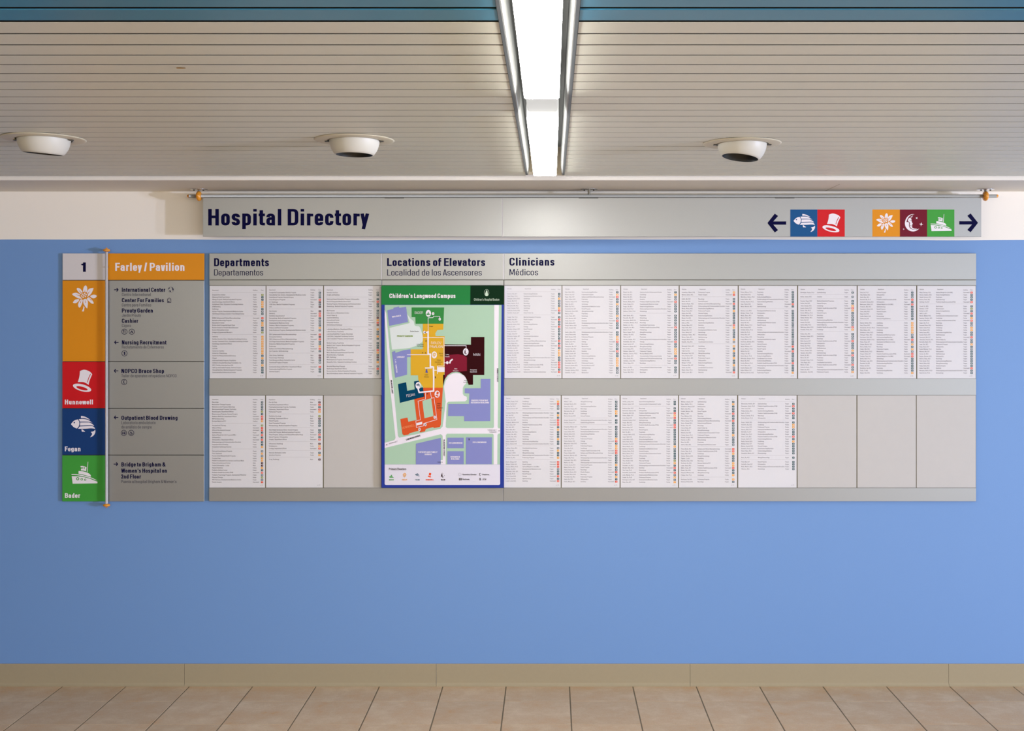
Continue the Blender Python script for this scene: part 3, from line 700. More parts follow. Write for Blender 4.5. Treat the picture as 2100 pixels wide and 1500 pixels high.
def block(par, bold, reg, icons):
    p = Print()
    for s, x0, x1, bs in bold: text(p, s, x0, bs, 8.5, 'bold', x1, seg=3)
    for it in icons:
        k, cx, cy = it
        if k in '<>': arrow(p, cx, cy, 9.2, 7.4, 1.5, 1 if k == '>' else -1)
        if k in 'cfrwtd$': p.poly(ell(cx, cy, 6.0, n=28), ell(cx, cy, 5.0, n=28))
        if k == 'f':
            p.rect(cx - 1.9, cy - 3, cx - 1.0, cy + 3.2); p.poly(ell(cx - 1.45, cy - 1.8, 1.1, 1.4, 10)); p.rect(cx + .9, cy - 3.2, cx + 1.9, cy + 3.3)
        if k == 'c':
            for s in (-1, 1): p.poly([(cx + s * .2, cy - 3.2), (cx + s * 1.2, cy - 1.2), (cx + s * 3, cy + 2.4), (cx + s * 1.8, cy + 3.2), (cx + s * .2, cy + .6)])
        if k == '$': text(p, '$', cx, cy + 2.9, 5.8, 'bold', center=True)
        if k == 't': p.line([(cx + 1, cy - 3.1), (cx - .9, cy - 2.2), (cx - .9, cy + 2.2), (cx + 1, cy + 3.1)], 1.3)
        if k == 'r':
            for s in (-1, 1):
                p.poly(ell(cx + s * 1.9, cy - 2.3, .9, n=8)); p.poly([(cx + s * 1.9 - 1.3, cy - 1.2), (cx + s * 1.9 + 1.3, cy - 1.2), (cx + s * 1.9 + .9, cy + 3), (cx + s * 1.9 - .9, cy + 3)])
        if k == 'w':
            p.line([(cx - .5, cy - 3.3), (cx - .4, cy + .5), (cx + 1.6, cy + .7), (cx + 2.6, cy + 3)], 1.1); p.poly(ell(cx - .5, cy + 1.4, 2.7, n=16), ell(cx - .5, cy + 1.4, 1.9, n=16))
        if k == 'g':
            p.poly(ell(cx, cy, 5.9, n=28), ell(cx, cy, 5.55, n=28))
            p.poly([(cx - 5.3, cy - .9), (cx - 3.6, cy - 4), (cx - 1.4, cy - 4.2), (cx - 3.1, cy - 2), (cx - 3.6, cy - .9)])
            p.poly([(cx + 1.2, cy - 5), (cx + 4, cy - 3.6), (cx + 5.5, cy - .3), (cx + 4.6, cy + 1.6), (cx + 2.6, cy + .8), (cx + 4, cy - 1.2), (cx + 2.4, cy - 2.8)])
            p.poly([(cx - 3.2, cy + 1.2), (cx + .6, cy + 2.6), (cx - 1.2, cy + 5), (cx - 2.4, cy + 4.2)])
        if k == 'h':
            p.line([(cx - 3.6, cy + 4.5), (cx - 3.6, cy - 2.2), (cx, cy - 4.6), (cx + 3.6, cy - 2.2), (cx + 3.6, cy + 4.5)], .9, True)
            p.rect(cx - 2.2, cy - 1.2, cx - .8, cy - .2); p.rect(cx + .8, cy - 1.2, cx + 2.2, cy - .2); p.rect(cx - 1.8, cy + 1.6, cx + .4, cy + 4.4)
    p.put('lettering', NAVY, par, EL + .0004)['kind'] = 'stuff'
    p = Print()
    for s, x0, x1, bs in reg: text(p, s, x0, bs, 6.2, 'reg', x1, seg=2)
    p.put('translation', GREYTXT, par, EL + .0004, 'small Spanish wording')['kind'] = 'stuff'
block(P2[1], [('International Center', 250, 339, 598.8), ('Center For Families', 250, 336, 620.2), ('Prouty Garden', 250, 313.3, 641.4), ('Cashier', 250, 283.5, 662.5), ('Nursing Recruitment', 250, 341.5, 706.8)],
      [('Centro International', 250, 309, 607.3), ('Centro para Familias', 250, 310, 628.8), ('Jardin Prouty', 250, 289, 650), ('Cajero', 250, 268.5, 671), ('Reclutamiento de Enfermeras', 250, 336, 715)],
      [('>', 238.6, 594.6), ('<', 238.6, 702.5), ('g', 350.3, 594.4), ('h', 347, 616), ('f', 255.2, 680.6), ('c', 270.2, 680.6), ('$', 255.2, 725)])
block(P2[2], [('NOPCO Brace Shop', 249, 336.4, 765.4)], [('Taller de aparatos ortopédicos NOPCO', 249, 362, 774.3)], [('<', 238, 761), ('t', 254.6, 783.8)])
block(P2[3], [('Outpatient Blood Drawing', 249, 364, 861.5)], [('Laboratorio ambulatorio', 249, 319, 870.4), ('de análisis de sangre', 249, 311, 879.2)], [('<', 238, 856.6), ('r', 254, 888.3), ('w', 269, 888.3)])
block(P2[4], [('Bridge to Brigham &', 249, 339, 957.2), ("Women's Hospital on", 248.6, 342.3, 970), ('2nd Floor', 248.4, 289.2, 982)], [("Puente al hospital Brigham & Women's", 248.5, 362, 991.2)], [('>', 237.6, 952.3)])
px_, pe = 218.6, .030
a = W3(218.9, 517, pe); b = W3(217.2, 1035, pe)
m_ = MB(); m_.lathe([(.0062, b[2]), (.0062, a[2])], (a[0] - .001, -pe, 0), n=18); put('upright_rod', m_, mat('white_painted_rod', (226, 226, 230), .35, metal=.3), ld, 'slim pale rod standing in front of the panels')
for zz, s in ((W3(0, 513.5, pe)[2], 1), (W3(0, 1036.5, pe)[2], -1)):
    t = [(.0001, -.0075), (.009, -.0072), (.0155, -.004), (.0175, 0), (.0155, .004), (.009, .0072), (.004, .009), (.0038, .012), (.0001, .013)]
    m_ = MB(); m_.lathe([(r_, h * s + zz) for r_, h in t], (a[0] - .001, -pe, 0), n=24, caps=False); put('finial', m_, AMBER, ld, 'amber disc finial')
for py in (548, 790, 1010):
    m_ = MB(); q = W3(218.6, py, pe); m_.lathe([(.003, -pe), (.003, -EL)], (a[0] - .001, 0, q[2]), 'y', n=10); put('standoff', m_, STEEL, ld)
# ================================================================== MAIN DIRECTORY BOARD
EB = 0.017; EP = 0.0135
bc = W3(1215, 1029, EB)
bd = root('directory_board', (bc[0], -EB, bc[2]), 'very wide silver directory board fixed to the blue wall holding the printed sheets', 'notice board')
put('backing', slab(430, 521, 2001.5, 1028, EP - .0025, EP - .0025, 0), mat('board_backing', (122, 116, 92), .7), bd)
hd = []
for x0, x1 in ((429.2, 782.3), (783.2, 1032.6), (1034, 2002)):
    hd.append(put('header_panel', slab(x0, 520, x1, 573.8, EB + .001, .008), SILVER, bd))
for x0, x1 in ((429.2, 782.3), (783.2, 1032.6), (1034, 2002)): put('rail', slab(x0, 574.8, x1, 585.6, EB, .008), SILVER, bd)
for x0, x1 in ((429, 1032.4), (1033.6, 2001.8)):
    put('rail', slab(x0, 777.3, x1, 810.8, EB, .008), SILVER, bd); put('rail', slab(x0 - .4, 1001.4, x1, 1028.8, EB, .008), SILVER, bd)
for sx0, sx1 in ((782.4, 783.1), (1032.7, 1033.9)): put('seam_strip', slab(sx0, 520.4, sx1, 573.6, EB + .0006, .003, 0), WHITEV, bd)
EBt = EB + .0014
for s, x0, x1, bs, cp, st, par in (('Departments', 439, 551.5, 546.2, 16.3, 'bold', 0), ('Departamentos', 439, 539.6, 565.2, 12.6, 'reg', 0), ('Locations of Elevators', 793.8, 995, 545.8, 16.3, 'bold', 1), ('Localidad de los Ascensores', 794, 988, 565.4, 12.8, 'reg', 1),
                              ('Clinicians', 1044.7, 1137, 545, 16.3, 'bold', 2), ('Médicos', 1044.9, 1103.5, 564.8, 12.8, 'reg', 2)):
    p = Print(); text(p, s, x0, bs, cp, st, x1, seg=5); p.put('lettering', NAVY, hd[par], EBt)
# ------------------------------------------------------------------ printed sheets
BLD = {'F': ('Fegan', TEAL), 'Y': ('Farley', YEL), 'P': ('Pavilion', YEL), 'H': ('Hunnewell', ORED), 'M': ('Main', BROWN), 'A': ('Bader', OLIVE)}
def sheet(name, x0, y0, x1, y1, label, group, cols, hdr, rows_, y_first, foot=True, clin=False):
    """one loose printed sheet: paper, listing text, rules and coloured floor squares"""
    c = W3((x0 + x1) / 2, y1, EP)
    t = root(name, (c[0], -EP, c[2]), label, 'sheet', group)
    pp = put('paper', slab(x0, y0, x1, y1, EP, .0008, 0), PAPER, t)
    tx = Print(); ru = Print(); sq = {}; dg = Print()
    ys_ = y_first - (9.6 if rows_[0] == '-' else 5.6)
    cp = 2.5
    if clin:
        text(tx, 'Clinician', cols[0], ys_ + .1, 2.2, 'reg', seg=1); text(tx, 'Department', cols[1] + 2.5, ys_ + .1, 2.2, 'reg', seg=1)
        text(tx, 'Building', cols[2], ys_ + 1.4, 2.2, 'reg', seg=1); text(tx, 'Floor', cols[3] - .8, ys_ + 1.4, 2.2, 'reg', seg=1)
    else:
        text(tx, 'Department', cols[0], ys_ + 1.2, 2.3, 'reg', seg=1); text(tx, 'Building', cols[2], ys_ + 1.2, 2.3, 'reg', seg=1); text(tx, 'Floor', cols[3] - .8, ys_ + 1.2, 2.3, 'reg', seg=1)
    y_ = y_first; first = True
    for r_ in rows_:
        if r_ == '-':
            ry = y_ - 0.95 if not first else y_first - 4.7
            ru.rect(cols[0] + 1.6, ry - .09, cols[3] + 4.2, ry + .09)
            text(tx, 'ABCDEFGHIKLMNOPRSTUVW'[int(ry * 7) % 21], cols[0], ry + .8, 1.7, 'reg', seg=1)
            if not first: y_ += 3.9
            continue
        first = False
        nm, dp, bl, fl_ = r_
        text(tx, nm, cols[0], y_ + 1.05, 2.5 if clin else 2.7, 'reg', seg=1)
        if dp: text(tx, dp, cols[1], y_ + 1.05, 2.5, 'reg', seg=1)
        b_, m = BLD[bl]; text(tx, b_, cols[2], y_ + 1.05, 2.5, 'reg', seg=1)
        sq.setdefault(m.name, (m, Print()))[1].rect(cols[3], y_ - 1.95, cols[3] + 4.4, y_ + 1.95)
        text(dg, fl_, cols[3] + 2.2, y_ + 1.2, 2.4, 'bold', center=True, seg=1)
        y_ += 4.885
    if foot: text(tx, 'rev. 1.08', cols[3] - 2.2, y1 - 4.6, 1.6, 'reg', seg=1)
    tx.put('listing_text', INKL if clin else INK, pp, EP + .0003)['kind'] = 'stuff'; ru.put('rules', mat('pale_rule_ink', (150, 140, 140), .7), pp, EP + .0003)['kind'] = 'stuff'
    for m, q in sq.values(): q.put('floor_squares', m, pp, EP + .0003)['kind'] = 'stuff'
    dg.put('floor_numbers', WHITEV, pp, EP + .0006)['kind'] = 'stuff'
    return t
def dep(s):
    out = []
    for l in s.strip().split('\n'):
        l = l.strip()
        if l == '-': out.append('-'); continue
        a = l.split('|'); out.append((a[0], '', a[1], a[2]))
    return out
D1 = dep('''-
Acupuncture Service|A|5
Advanced Fetal Care Center|F|3
Allergy Program, Medical Outpatient Programs|F|5
Anesthesiology, Department Offices|Y|3
Arrhythmia Clinic, Outpatient Cardiology Services|Y|2
ATM Banking|P|1
Audiology|F|9
Autism Program, Developmental Medicine Center|F|10
Autoimmune Disease Genetics Trial Clinical Center|F|6
-
BEAM, Epilepsy and Clinical Neurophysiology|H|2
Behavioral Neurology Program|F|11
Blood Donor Center|P|1
Boston Adult Congenital Heart Clinic|P|2
Boston Center for Genetic Blood Diseases|F|6
Boston Hemophilia Center|F|6
Bridge to Brigham and Women's|A|2
-
Cafeteria|Y|1
Cardiac Genetics Clinic, Outpatient Cardiology Services|Y|2
Cardiac Transplant Clinic, Outpatient Cardiology Services|Y|2
Cardiology, Department Offices|Y|2
Cashier|Y|1
CATCOR|Y|4
Center for Families|Y|1
Center for Philanthropy|P|1
Center for Primary Immunodeficiency|F|6
Chapel|Y|1
Child and Family Program, Psychiatry|F|8
Children's Hospital Neurology Foundation, Inc.|F|11
CICU, Cardiac Intensive Care Unit|P|8
Cleft Lip and Palate Program, General Surgery|F|3
Clinical Nutrition, Medical Outpatient Programs|F|5
Communication Enhancement Center|F|7''')
D2 = dep('''Congenital Enzymopathic Anemia Program|F|6
Consultative Care Service, Developmental Medicine Center|F|10
Craniofacial Program, General Surgery|F|3
Crisis Response Program|H|5
CT, Radiology|M|2
CUB Clinic, Medical Outpatient Programs|F|5
CVS|M|1
-
Day Surgery|M|3
Dentistry|H|4
Dentistry, Department of|H|4
Dermatology, Medical Outpatient Programs|F|5
Development and Learning Programs|F|10
Developmental Medicine Center|F|10
Diabetes, Medical Outpatient Programs|F|5
Dialysis and Renal Transplant|Y|6
Down Syndrome Program, Developmental Medicine Center|F|10
-
EEG, Epilepsy and Clinical Neurophysiology|H|2
Emergency Services|M|1
EMG, Epilepsy and Clinical Neurophysiology|H|2
End Stage Renal Disease, Medical Outpatient Programs|F|5
Endocrine, Medical Outpatient Programs|F|5
Endoscopy|Y|3
Epilepsy and Clinical Neurophysiology|H|2
Eye Programs, Ophthalmology|F|4
-
Film Library, Radiology|M|2
Fluoroscopy, Radiology|M|2
Food Allergy and Atopic Dermatitis Center|F|6
Functional Progress Program|F|10
-
Gastroenterology and Nutrition, Department Offices|H|5
Gastroenterology/Nutrition Program|F|5
General Surgery|F|3''')
D3 = dep('''Genetics Services|F|10
Growth and Nutrition|F|5
-
Hand and Upper Extremities Program, Orthopaedics|F|2
Harvard Vanguard Medical Associates|H|4
Hearing Program, Otolaryngology and Communication|F|9
Hematology, Medical Outpatient Programs|F|6
-
IBD Program|F|5
Inborn Errors of Metabolism Service|F|10
Infant Follow-Up|F|10
Inpatient Admitting|M|1
International Center|P|1
Interpreter Services|H|1
Interventional Radiology|M|2
-
Laboratory Medicine, Department Offices|Y|7
Latino Services, Psychiatry|F|8
Learning Disabilities Program, Neurology|F|11
Lipid Clinic, Outpatient Cardiology Services|Y|2
Liver Transplant Program, General Surgery|F|3
-
Medical Coping, Psychiatry|F|8
Medical Liver Program, Medical Outpatient Programs|F|5
Medical Records|F|2
Medicine, Department Offices|H|2
MICU, Medical/Surgical Intensive Care Unit|P|5
Mood Disorders, Psychiatry|F|8
MRI, Radiology|M|2
Myelodysplasia Program, General Surgery|F|3
Myopathy Clinic, Outpatient Cardiology Services|Y|2
-
Neonatal Neurology Program|F|11
Nephrology, Department Offices|H|3
Neuroendocrine, Medical Outpatient Programs|F|5
Neurofibromatosis Service, Medical Outpatient Programs|F|10''')
D4 = dep('''Neurology|F|11
Neuromotor Therapy Program|F|11
Neuromuscular Program, Neurology|F|11
Neuropsychology Program, Psychiatry|F|8
Neurosurgery, Department Offices|A|3
Neurosurgery Program, General Surgery|F|3
Newborn Medicine, Department Offices|H|4
NOPCO Brace Shop|H|1
Nuclear Medicine/PET|P|2
-
Occupational Therapy|A|6
Office of Ethics|H|1
Office of the General Counsel|H|1
Ophthalmology|F|4
Optimal Weight for Life Program (OWL)|H|5
Orthopaedics|F|2
Orthopaedics, Department Offices|H|2
Otolaryngology and Communication Disorders|F|9
Outpatient Blood Drawing|F|1
Outpatient Cardiology Services|Y|2
-
Pain and Incontinence Program|F|10
Pain Treatment|Y|5
Parent-Infant Mental Health Program|F|10
Pastoral Care|Y|1
Patient Coordinated Care Services and Social Work|Y|5
Patient Entertainment Center|M|1
Patient Information - Lobby|M|1
Patient Relations|Y|1
Pediatric Asthma Center|F|5
Pediatric Health Associates (PHA)|H|6
Pediatric Psychology Program, Development Medicine|F|10
Physical Therapy|A|6
PKU Services, Developmental Medicine Center|F|10
Plastic Surgery|H|1''')
D5 = dep('''Pre-Op Clinic|M|1
Psychiatry, Department Offices|H|1
Psychopharmacology Program, Psychiatry|F|8
Pulmonary, Department Offices|H|2
Pulmonary Program|Y|4
-
Radiation Oncology|A|1
Radiology, Department Offices|M|2
Renal Program|F|5
Renal Transplant Program|F|5
Rheumatology, Medical Outpatient Programs|F|6
-
Short Bowel Syndrome Clinic, General Surgery|F|3
Sickle Cell Program, Medical Outpatient Programs|F|6
Sleep Program, Epilepsy and Clinical Neurophysiology|H|2
Spinal Program, Orthopaedics|F|2
Surgery, Department Offices|H|3
-
Ultrasound, Radiology|M|2
Urodynamics|Y|3
Urology, Department Offices|H|3
-
Vascular Anomalies Center|F|3
Volunteer Services|Y|1
-
X-ray, Radiology|M|2''')
GD = 'printed department listing sheets on the directory board'
sheet('department_sheet', 430, 586.4, 544.6, 776.4, 'printed department sheet at the upper left corner of the wide board, starting with Acupuncture Service', GD, (435.4, 0, 519, 536), 0, D1, 605.1)
sheet('department_sheet', 546.4, 586.4, 662.5, 776.4, 'printed department sheet second in the upper row, with Day Surgery and Dentistry lines', GD, (552.2, 0, 637, 653.7), 0, D2, 600.5)
sheet('department_sheet', 664.4, 586.4, 781.8, 776.4, 'printed department sheet touching the left side of the campus map', GD, (670.2, 0, 755.7, 772.4), 0, D3, 600.5)
sheet('department_sheet', 429.5, 811.6, 543.6, 1000.6, 'fully printed department sheet at the lower left corner of the wide board', GD, (435.1, 0, 518.7, 535.3), 0, D4, 825.4)
sheet('department_sheet', 545.6, 811.6, 662, 1000.6, 'department sheet printed only in its upper two thirds, in the lower row', GD, (551.6, 0, 636.2, 653), 0, D5, 825.7)
DPT = {'e': ('Endocrinology/Diabetes', 'F', '5'), 'd': ('Developmental Medicine Center', 'F', '10'), 'c': ('Cardiology', 'Y', '2'), 'g': ('Genetics', 'F', '10'), 'n': ('Neurology', 'F', '11'), 'u': ('Urology', 'H', '3'),
       'i': ('Infant Follow-Up', 'F', '10'), 'm': ('Medical Outpatient Programs', 'F', '6'), 'l': ('Plastic Surgery', 'H', '1'), 'y': ('Psychiatry', 'F', '8'), 'r': ('Renal Program', 'F', '5'), 'k': ('Coordinated Care Service', 'F', '10'),
       'N': ('Nephrology', 'F', '5'), 'E': ('Epilepsy and Clinical Neurophysiology', 'H', '2'), 'G': ('Gastroenterology/Nutrition', 'F', '5'), 'h': ('Pediatric Health Associates (PHA)', 'H', '6'), 'a': ('Allergy/Immunology', 'F', '6'),
       'w': ('Optimal Weight for Life (OWL)', 'H', '5'), 't': ('Dentistry', 'H', '4'), 'p': ('Pulmonary Program', 'Y', '4'), 'o': ('Orthopaedics', 'F', '2'), 'O': ('Otolaryngology and Communication Disorders', 'F', '9'),
       's': ('General Surgery', 'F', '3'), 'T': ('Ophthalmology', 'F', '4'), 'M': ('Metabolism', 'F', '10'), 'H': ('Hematology', 'F', '6'), 'x': ('Communication Enhancement Center', 'F', '7'), 'P': ('Nuclear Medicine/PET', 'P', '2'),
       'B': ('Physical Therapy', 'A', '6'), 'R': ('Rheumatology', 'F', '6'), 'D': ('Dermatology', 'F', '6'), 'Q': ('Neurosurgery', 'A', '3')}
rnd = random.Random(3)
def pseudo():
    sy = ['ra', 'me', 'lo', 'ti', 'sen', 'ber', 'vo', 'na', 'kel', 'mar', 'du', 'fin', 'gar', 'hos', 'wel', 'pa', 'ron', 'ste']
    a = ''.join(rnd.choice(sy) for _ in range(rnd.choice((2, 2, 3)))); b = ''.join(rnd.choice(sy) for _ in range(rnd.choice((1, 2, 2))))
    return a.capitalize() + ', ' + b.capitalize() + rnd.choice((', M.D.', ', M.D.', ', M.D.', ', Ph.D.', ', N.P.'))
def clin(seq):
    return ['-' if c == '-' else (pseudo(),) + DPT[c] for c in seq]
GC = 'printed clinician listing sheets on the directory board'
CL = [(1034.6, 1151.6, 586.2, 776.2, 1040, 603.1, '-edcgnNcui-mlneuryykNEGhycccOauhwyE', 'printed clinician sheet touching the upper right side of the campus map'),
      (1153.4, 1271.8, 586.2, 776.2, 1159, 599.7, 'GpEyHcdraycgtOye-ONpcunMstHepcpPTgM', 'printed clinician sheet second right of the map in the upper row'),
      (1273.6, 1391.8, 586.2, 776.2, 1278.4, 599.8, 'xcnghdeOH-yHTnkhHayyOueappPxEGn-xon', 'printed clinician sheet third right of the map in the upper row'),
      (1393.8, 1513, 586.4, 776.6, 1398.3, 600.1, 'pl-nsEOGpseOnGtcdHRTck-cocaNpoeckTt', 'printed clinician sheet fourth right of the map in the upper row'),
      (1515, 1634.4, 586.4, 776.6, 1519.1, 599.8, 'yyeOGtT-doyaTdrggOoHdyslrtGekehOoep', 'printed clinician sheet fourth from the right end of the upper row'),
      (1636.6, 1756.8, 586.4, 776.8, 1641.7, 600.3, 'T-g-mschcsnyGOihc-yDnhooTcThyykhyOp', 'printed clinician sheet third from the right end of the upper row'),
      (1758.8, 1879, 586.4, 776.8, 1764, 600.3, 'soghowTrsyDe-ccpccdGwdcnpMhwHOGsyGc', 'printed clinician sheet second from the right end of the upper row'),
      (1881, 2000.8, 586.4, 776.8, 1885.7, 600.3, 'weyTh-NQeuxchnMccGTtiOpogoTonGastOD', 'printed clinician sheet at the right end of the upper row'),
      (1033.8, 1150, 811.4, 1000.6, 1037.6, 824.0, 'clMd-OcOtthNceoycGO-kcaOp-tlwdNruTt', 'printed clinician sheet touching the lower right side of the campus map'),
      (1152, 1270.6, 811.4, 1000.6, 1156.9, 824.3, 'agGnccs-Oe-yOdeypuypchEnOTOprnlnpot', 'printed clinician sheet second right of the map in the lower row'),
      (1272.6, 1390.6, 811.4, 1000.6, 1276.8, 824.4, 'Gx-nohpwTahtryGaedOcdsxoyBpOtHhdpdc', 'printed clinician sheet third right of the map in the lower row'),
      (1392.6, 1511.6, 811.4, 1000.6, 1396.8, 824.6, 'TconrtneEeniaxpdRyd-EhcaynPchTac-pn', 'printed clinician sheet fourth right of the map in the lower row'),
      (1513.8, 1633.6, 811.4, 1000.6, 1520.2, 828.7, '-ThyGhno-OcpdoGhecysGeR-a-roOH', 'clinician sheet with an empty lower fifth, last printed sheet in the lower row')]
for x0, x1, y0, y1, nx, fy, seq, lb in CL:
    sheet('clinician_sheet', x0, y0, x1, y1, lb, GC, (nx, nx + 34, nx + 90.2, nx + 104.7), 0, clin(seq), fy, clin=True)
GI = 'blank grey inserts in the empty slots of the directory board'
for x0, x1, lb in ((664, 781.8, 'blank grey insert in the lower row left of the campus map'), (1635.6, 1756.4, 'blank grey insert beside the last printed clinician sheet in the lower row'),
                   (1758.2, 1878.4, 'blank grey insert in the middle of the three empty slots at lower right'), (1879.8, 2001, 'blank grey insert filling the lower right corner of the wide board')):
    a = W3(x0, 1000.8, EP); b = W3(x1, 811.2, EP)
    ctr = ((a[0] + b[0]) / 2, -EP, a[2]); m_ = slab(x0, 811.2, x1, 1000.8, EP, .002, .0006)
    o = put('blank_insert', m_, INSERT, None, at=ctr); tag(o, lb, 'insert', GI)
# ================================================================== CAMPUS MAP
EM = 0.036
mc = W3(908, 1001, EM)
cm = root('campus_map', (mc[0], -EM, mc[2]), 'framed colour campus map standing proud of the wide directory board', 'map')
A7 = lambda *q: [(770 + x / 5.557, 510 + y_ / 5.557) for x, y_ in q]
A8 = lambda *q: [(770 + x / 5.557, 770 + y_ / 5.557) for x, y_ in q]
put('map_board', slab(782.4, 586, 1033, 1001, EM, .0183, .0006), mat('royal_blue_frame', (36, 56, 146), .45, spec=0.18), cm)
L1, L2, L3, L4, L5, L6 = EM + .0004, EM + .0008, EM + .0012, EM + .0016, EM + .002, EM + .0024
MG = mat('map_mint', (168, 198, 172), .5, spec=0.18); MW = mat('map_white', (232, 224, 232), .5, spec=0.18); MP = mat('map_lilac', (130, 134, 190), .5, spec=0.18)
MY = mat('map_ochre', (214, 164, 36), .5, spec=0.18); MO = mat('map_orange', (212, 82, 34), .5, spec=0.18); MN = mat('map_navy', (0, 62, 92), .5, spec=0.05)
MK = mat('map_dark_maroon', (48, 8, 12), .5, spec=0.05); MR = mat('map_crimson', (122, 26, 46), .5, spec=0.05); MGR = mat('map_green', (48, 132, 60), .5, spec=0.18)
MGD = mat('map_garden', (214, 220, 218), .5, spec=0.18); HG = mat('header_green', (24, 122, 56), .45, spec=0.18); HK = mat('header_dark_green', (10, 42, 22), .45, spec=0.05)
BLK = mat('map_black_ink', (40, 34, 30), .6, spec=0.18); LEG = mat('legend_white', (220, 215, 226), .5, spec=0.18)
hb = Print().poly(A7((68, 422), (1082, 422), (1080, 640), (68, 640))).put('header_bar', HG, cm, L1, 'green title bar')
hk = Print().poly(A7((1082, 422), (1466, 422), (1463, 640), (1080, 640))).put('header_block', HK, cm, L1, 'dark green block with the hospital emblem')
p = Print(); text(p, "Children's Longwood Campus", 798.6, 611.6, 9.2, 'bold', 934, seg=3); p.put('lettering', WHITEV, hb, L2)
p = Print(); text(p, "Children's Hospital Boston", 972, 616.9, 4.7, 'reg', 1024, seg=2)
p.poly(ell(998, 600.6, 5, 7.1, 26), ell(998, 600.6, 4.5, 6.6, 26))
p.poly(catmull([(998.4, 595.4), (999.6, 597.6), (999.9, 600.5), (1000.8, 603), (1000.4, 606), (998, 607.4), (995.8, 606.4), (995, 603.4), (996, 600), (996.6, 597.8)], 3)); p.put('emblem', mat('pale_green_ink', (196, 214, 192), .5), hk, L2, 'small oval emblem over the hospital name')
ground = Print().poly(A7((105, 643), (1438, 643)) + A8((1420, 1016), (105, 1016))).put('map_ground', MG, cm, L1, 'pale green map ground')
gdn = Print().poly(catmull(A7((160, 905), (160, 905), (390, 850), (390, 850), (360, 745), (360, 745), (400, 800), (435, 830), (450, 880), (500, 890), (525, 950), (540, 1010), (535, 1060), (480, 1100), (380, 1135), (188, 1152), (188, 1152)), 3)).put('garden', MGD, cm, L2, 'whitish garden area')
st = Print()
st.poly(A7((105, 700), (107, 700), (122, 740), (192, 1500)) + A8((192, 0), (256, 690), (270, 712), (470, 672), (740, 610), (765, 585), (800, 300), (780, 130), (800, 60), (850, 0)) + A7((795, 1500), (830, 1450), (880, 1425), (920, 1420), (960, 1425), (1010, 1450), (1040, 1490)) + A8((1038, 20), (1035, 90), (1005, 122), (995, 150), (995, 212), (1010, 235), (1040, 245), (1043, 280), (1020, 298), (830, 302), (812, 320), (800, 590), (815, 603), (1340, 603), (1350, 590)) + A7((1354, 643), (1406, 643)) + A8((1393, 590), (1400, 605), (1420, 605), (1420, 663), (1400, 666), (1390, 680), (1388, 1016), (1347, 1016), (1347, 680), (1338, 667), (815, 667), (802, 682), (800, 1016), (745, 1016), (745, 968), (766, 968), (764, 690), (745, 672), (105, 830), (105, 770), (215, 740), (228, 715), (152, 0)) + A7((105, 780)))
st.put('streets', MW, cm, L2, 'white streets')
Print().poly(A8((462, 780), (745, 714), (745, 968), (742, 968), (742, 1016), (460, 1016))).put('building', MP, cm, L3, 'lilac patient garage')
for q in (A7((135, 705), (205, 688), (205, 675), (268, 660), (272, 676), (350, 663), (370, 838), (156, 882)), A7((188, 1180), (224, 1166), (228, 1190), (320, 1160), (400, 1148), (402, 1236), (360, 1238), (360, 1438), (225, 1474)),
          A8((1200, 42), (1310, 42), (1308, 523), (1012, 524), (1010, 466), (828, 465), (830, 327), (1065, 327), (1070, 208), (1018, 205), (1018, 150), (1200, 148)),
          A8((820, 712), (1006, 712), (1006, 832), (818, 832)), A8((820, 866), (1006, 866), (1006, 1014), (818, 1014)), A8((1030, 708), (1328, 708), (1326, 1014), (1030, 1014))):
    Print().poly(q).put('building', MP, cm, L3, 'lilac building outline')
Print().poly(A7((412, 672), (783, 672), (775, 858), (458, 858), (455, 783), (412, 783))).put('building', MGR, cm, L3, 'green building outline')
Print().poly(A7((540, 858), (775, 858), (772, 925), (705, 930), (682, 965), (685, 998), (788, 1000), (788, 1410), (770, 1500)) + A8((768, 142), (550, 142)) + A7((490, 1500), (485, 1446), (402, 1446), (402, 1150), (540, 1148))).put('building', MY, cm, L3, 'ochre building outline')
Print().poly(A7((788, 1092), (1088, 1096), (1088, 1008), (1242, 1008), (1240, 1442), (1112, 1442)) + A8((1112, 108), (1062, 110), (1045, 60), (1020, 10)) + A7((1010, 1448), (960, 1412), (920, 1405), (870, 1412), (820, 1446), (790, 1490)) + A8((775, 110), (770, 125)) + A7((770, 1440), (788, 1440))).put('building', MK, cm, L3, 'dark maroon building outline')
Print().poly(A7((790, 1242), (850, 1212), (940, 1204), (1000, 1216), (1042, 1240), (1042, 1396), (960, 1404), (920, 1402), (870, 1410), (820, 1444), (790, 1480))).put('building_wing', MR, cm, L4, 'crimson wing')
Print().poly(A8((257, 100), (350, 80), (362, 178), (448, 160), (440, 70), (495, 62), (500, 142), (542, 138), (556, 245), (280, 315))).put('building', MN, cm, L3, 'navy building outline')
Print().poly(A8((442, 270), (550, 246), (542, 142), (768, 142), (745, 560), (735, 590), (670, 602), (655, 592), (575, 612), (565, 640), (510, 652), (495, 632), (390, 660), (378, 675), (325, 686), (308, 670), (284, 500), (365, 482), (375, 530), (470, 510)), A8((535, 292), (635, 262), (662, 466), (558, 490))).put('building', MO, cm, L3, 'orange building outline')
Print().poly(A8((535, 292), (635, 262), (662, 466), (558, 490))).put('courtyard', MG, cm, L3 + .0001)
wh = Print()
wh.line(A7((600, 940), (600, 1205), (625, 1205), (625, 1345), (660, 1352)) + A8((664, 30), (662, 180), (498, 196), (485, 150)), 3.0)
wh.line(A7((600, 940), (600, 790), (655, 788), (662, 774), (732, 774), (733, 800)), .95)
wh.line(A7((540, 1015), (780, 1015), (782, 1340), (705, 1342), (705, 1430)), 1.0); wh.line(A7((360, 1210), (600, 1210)), 1.3)
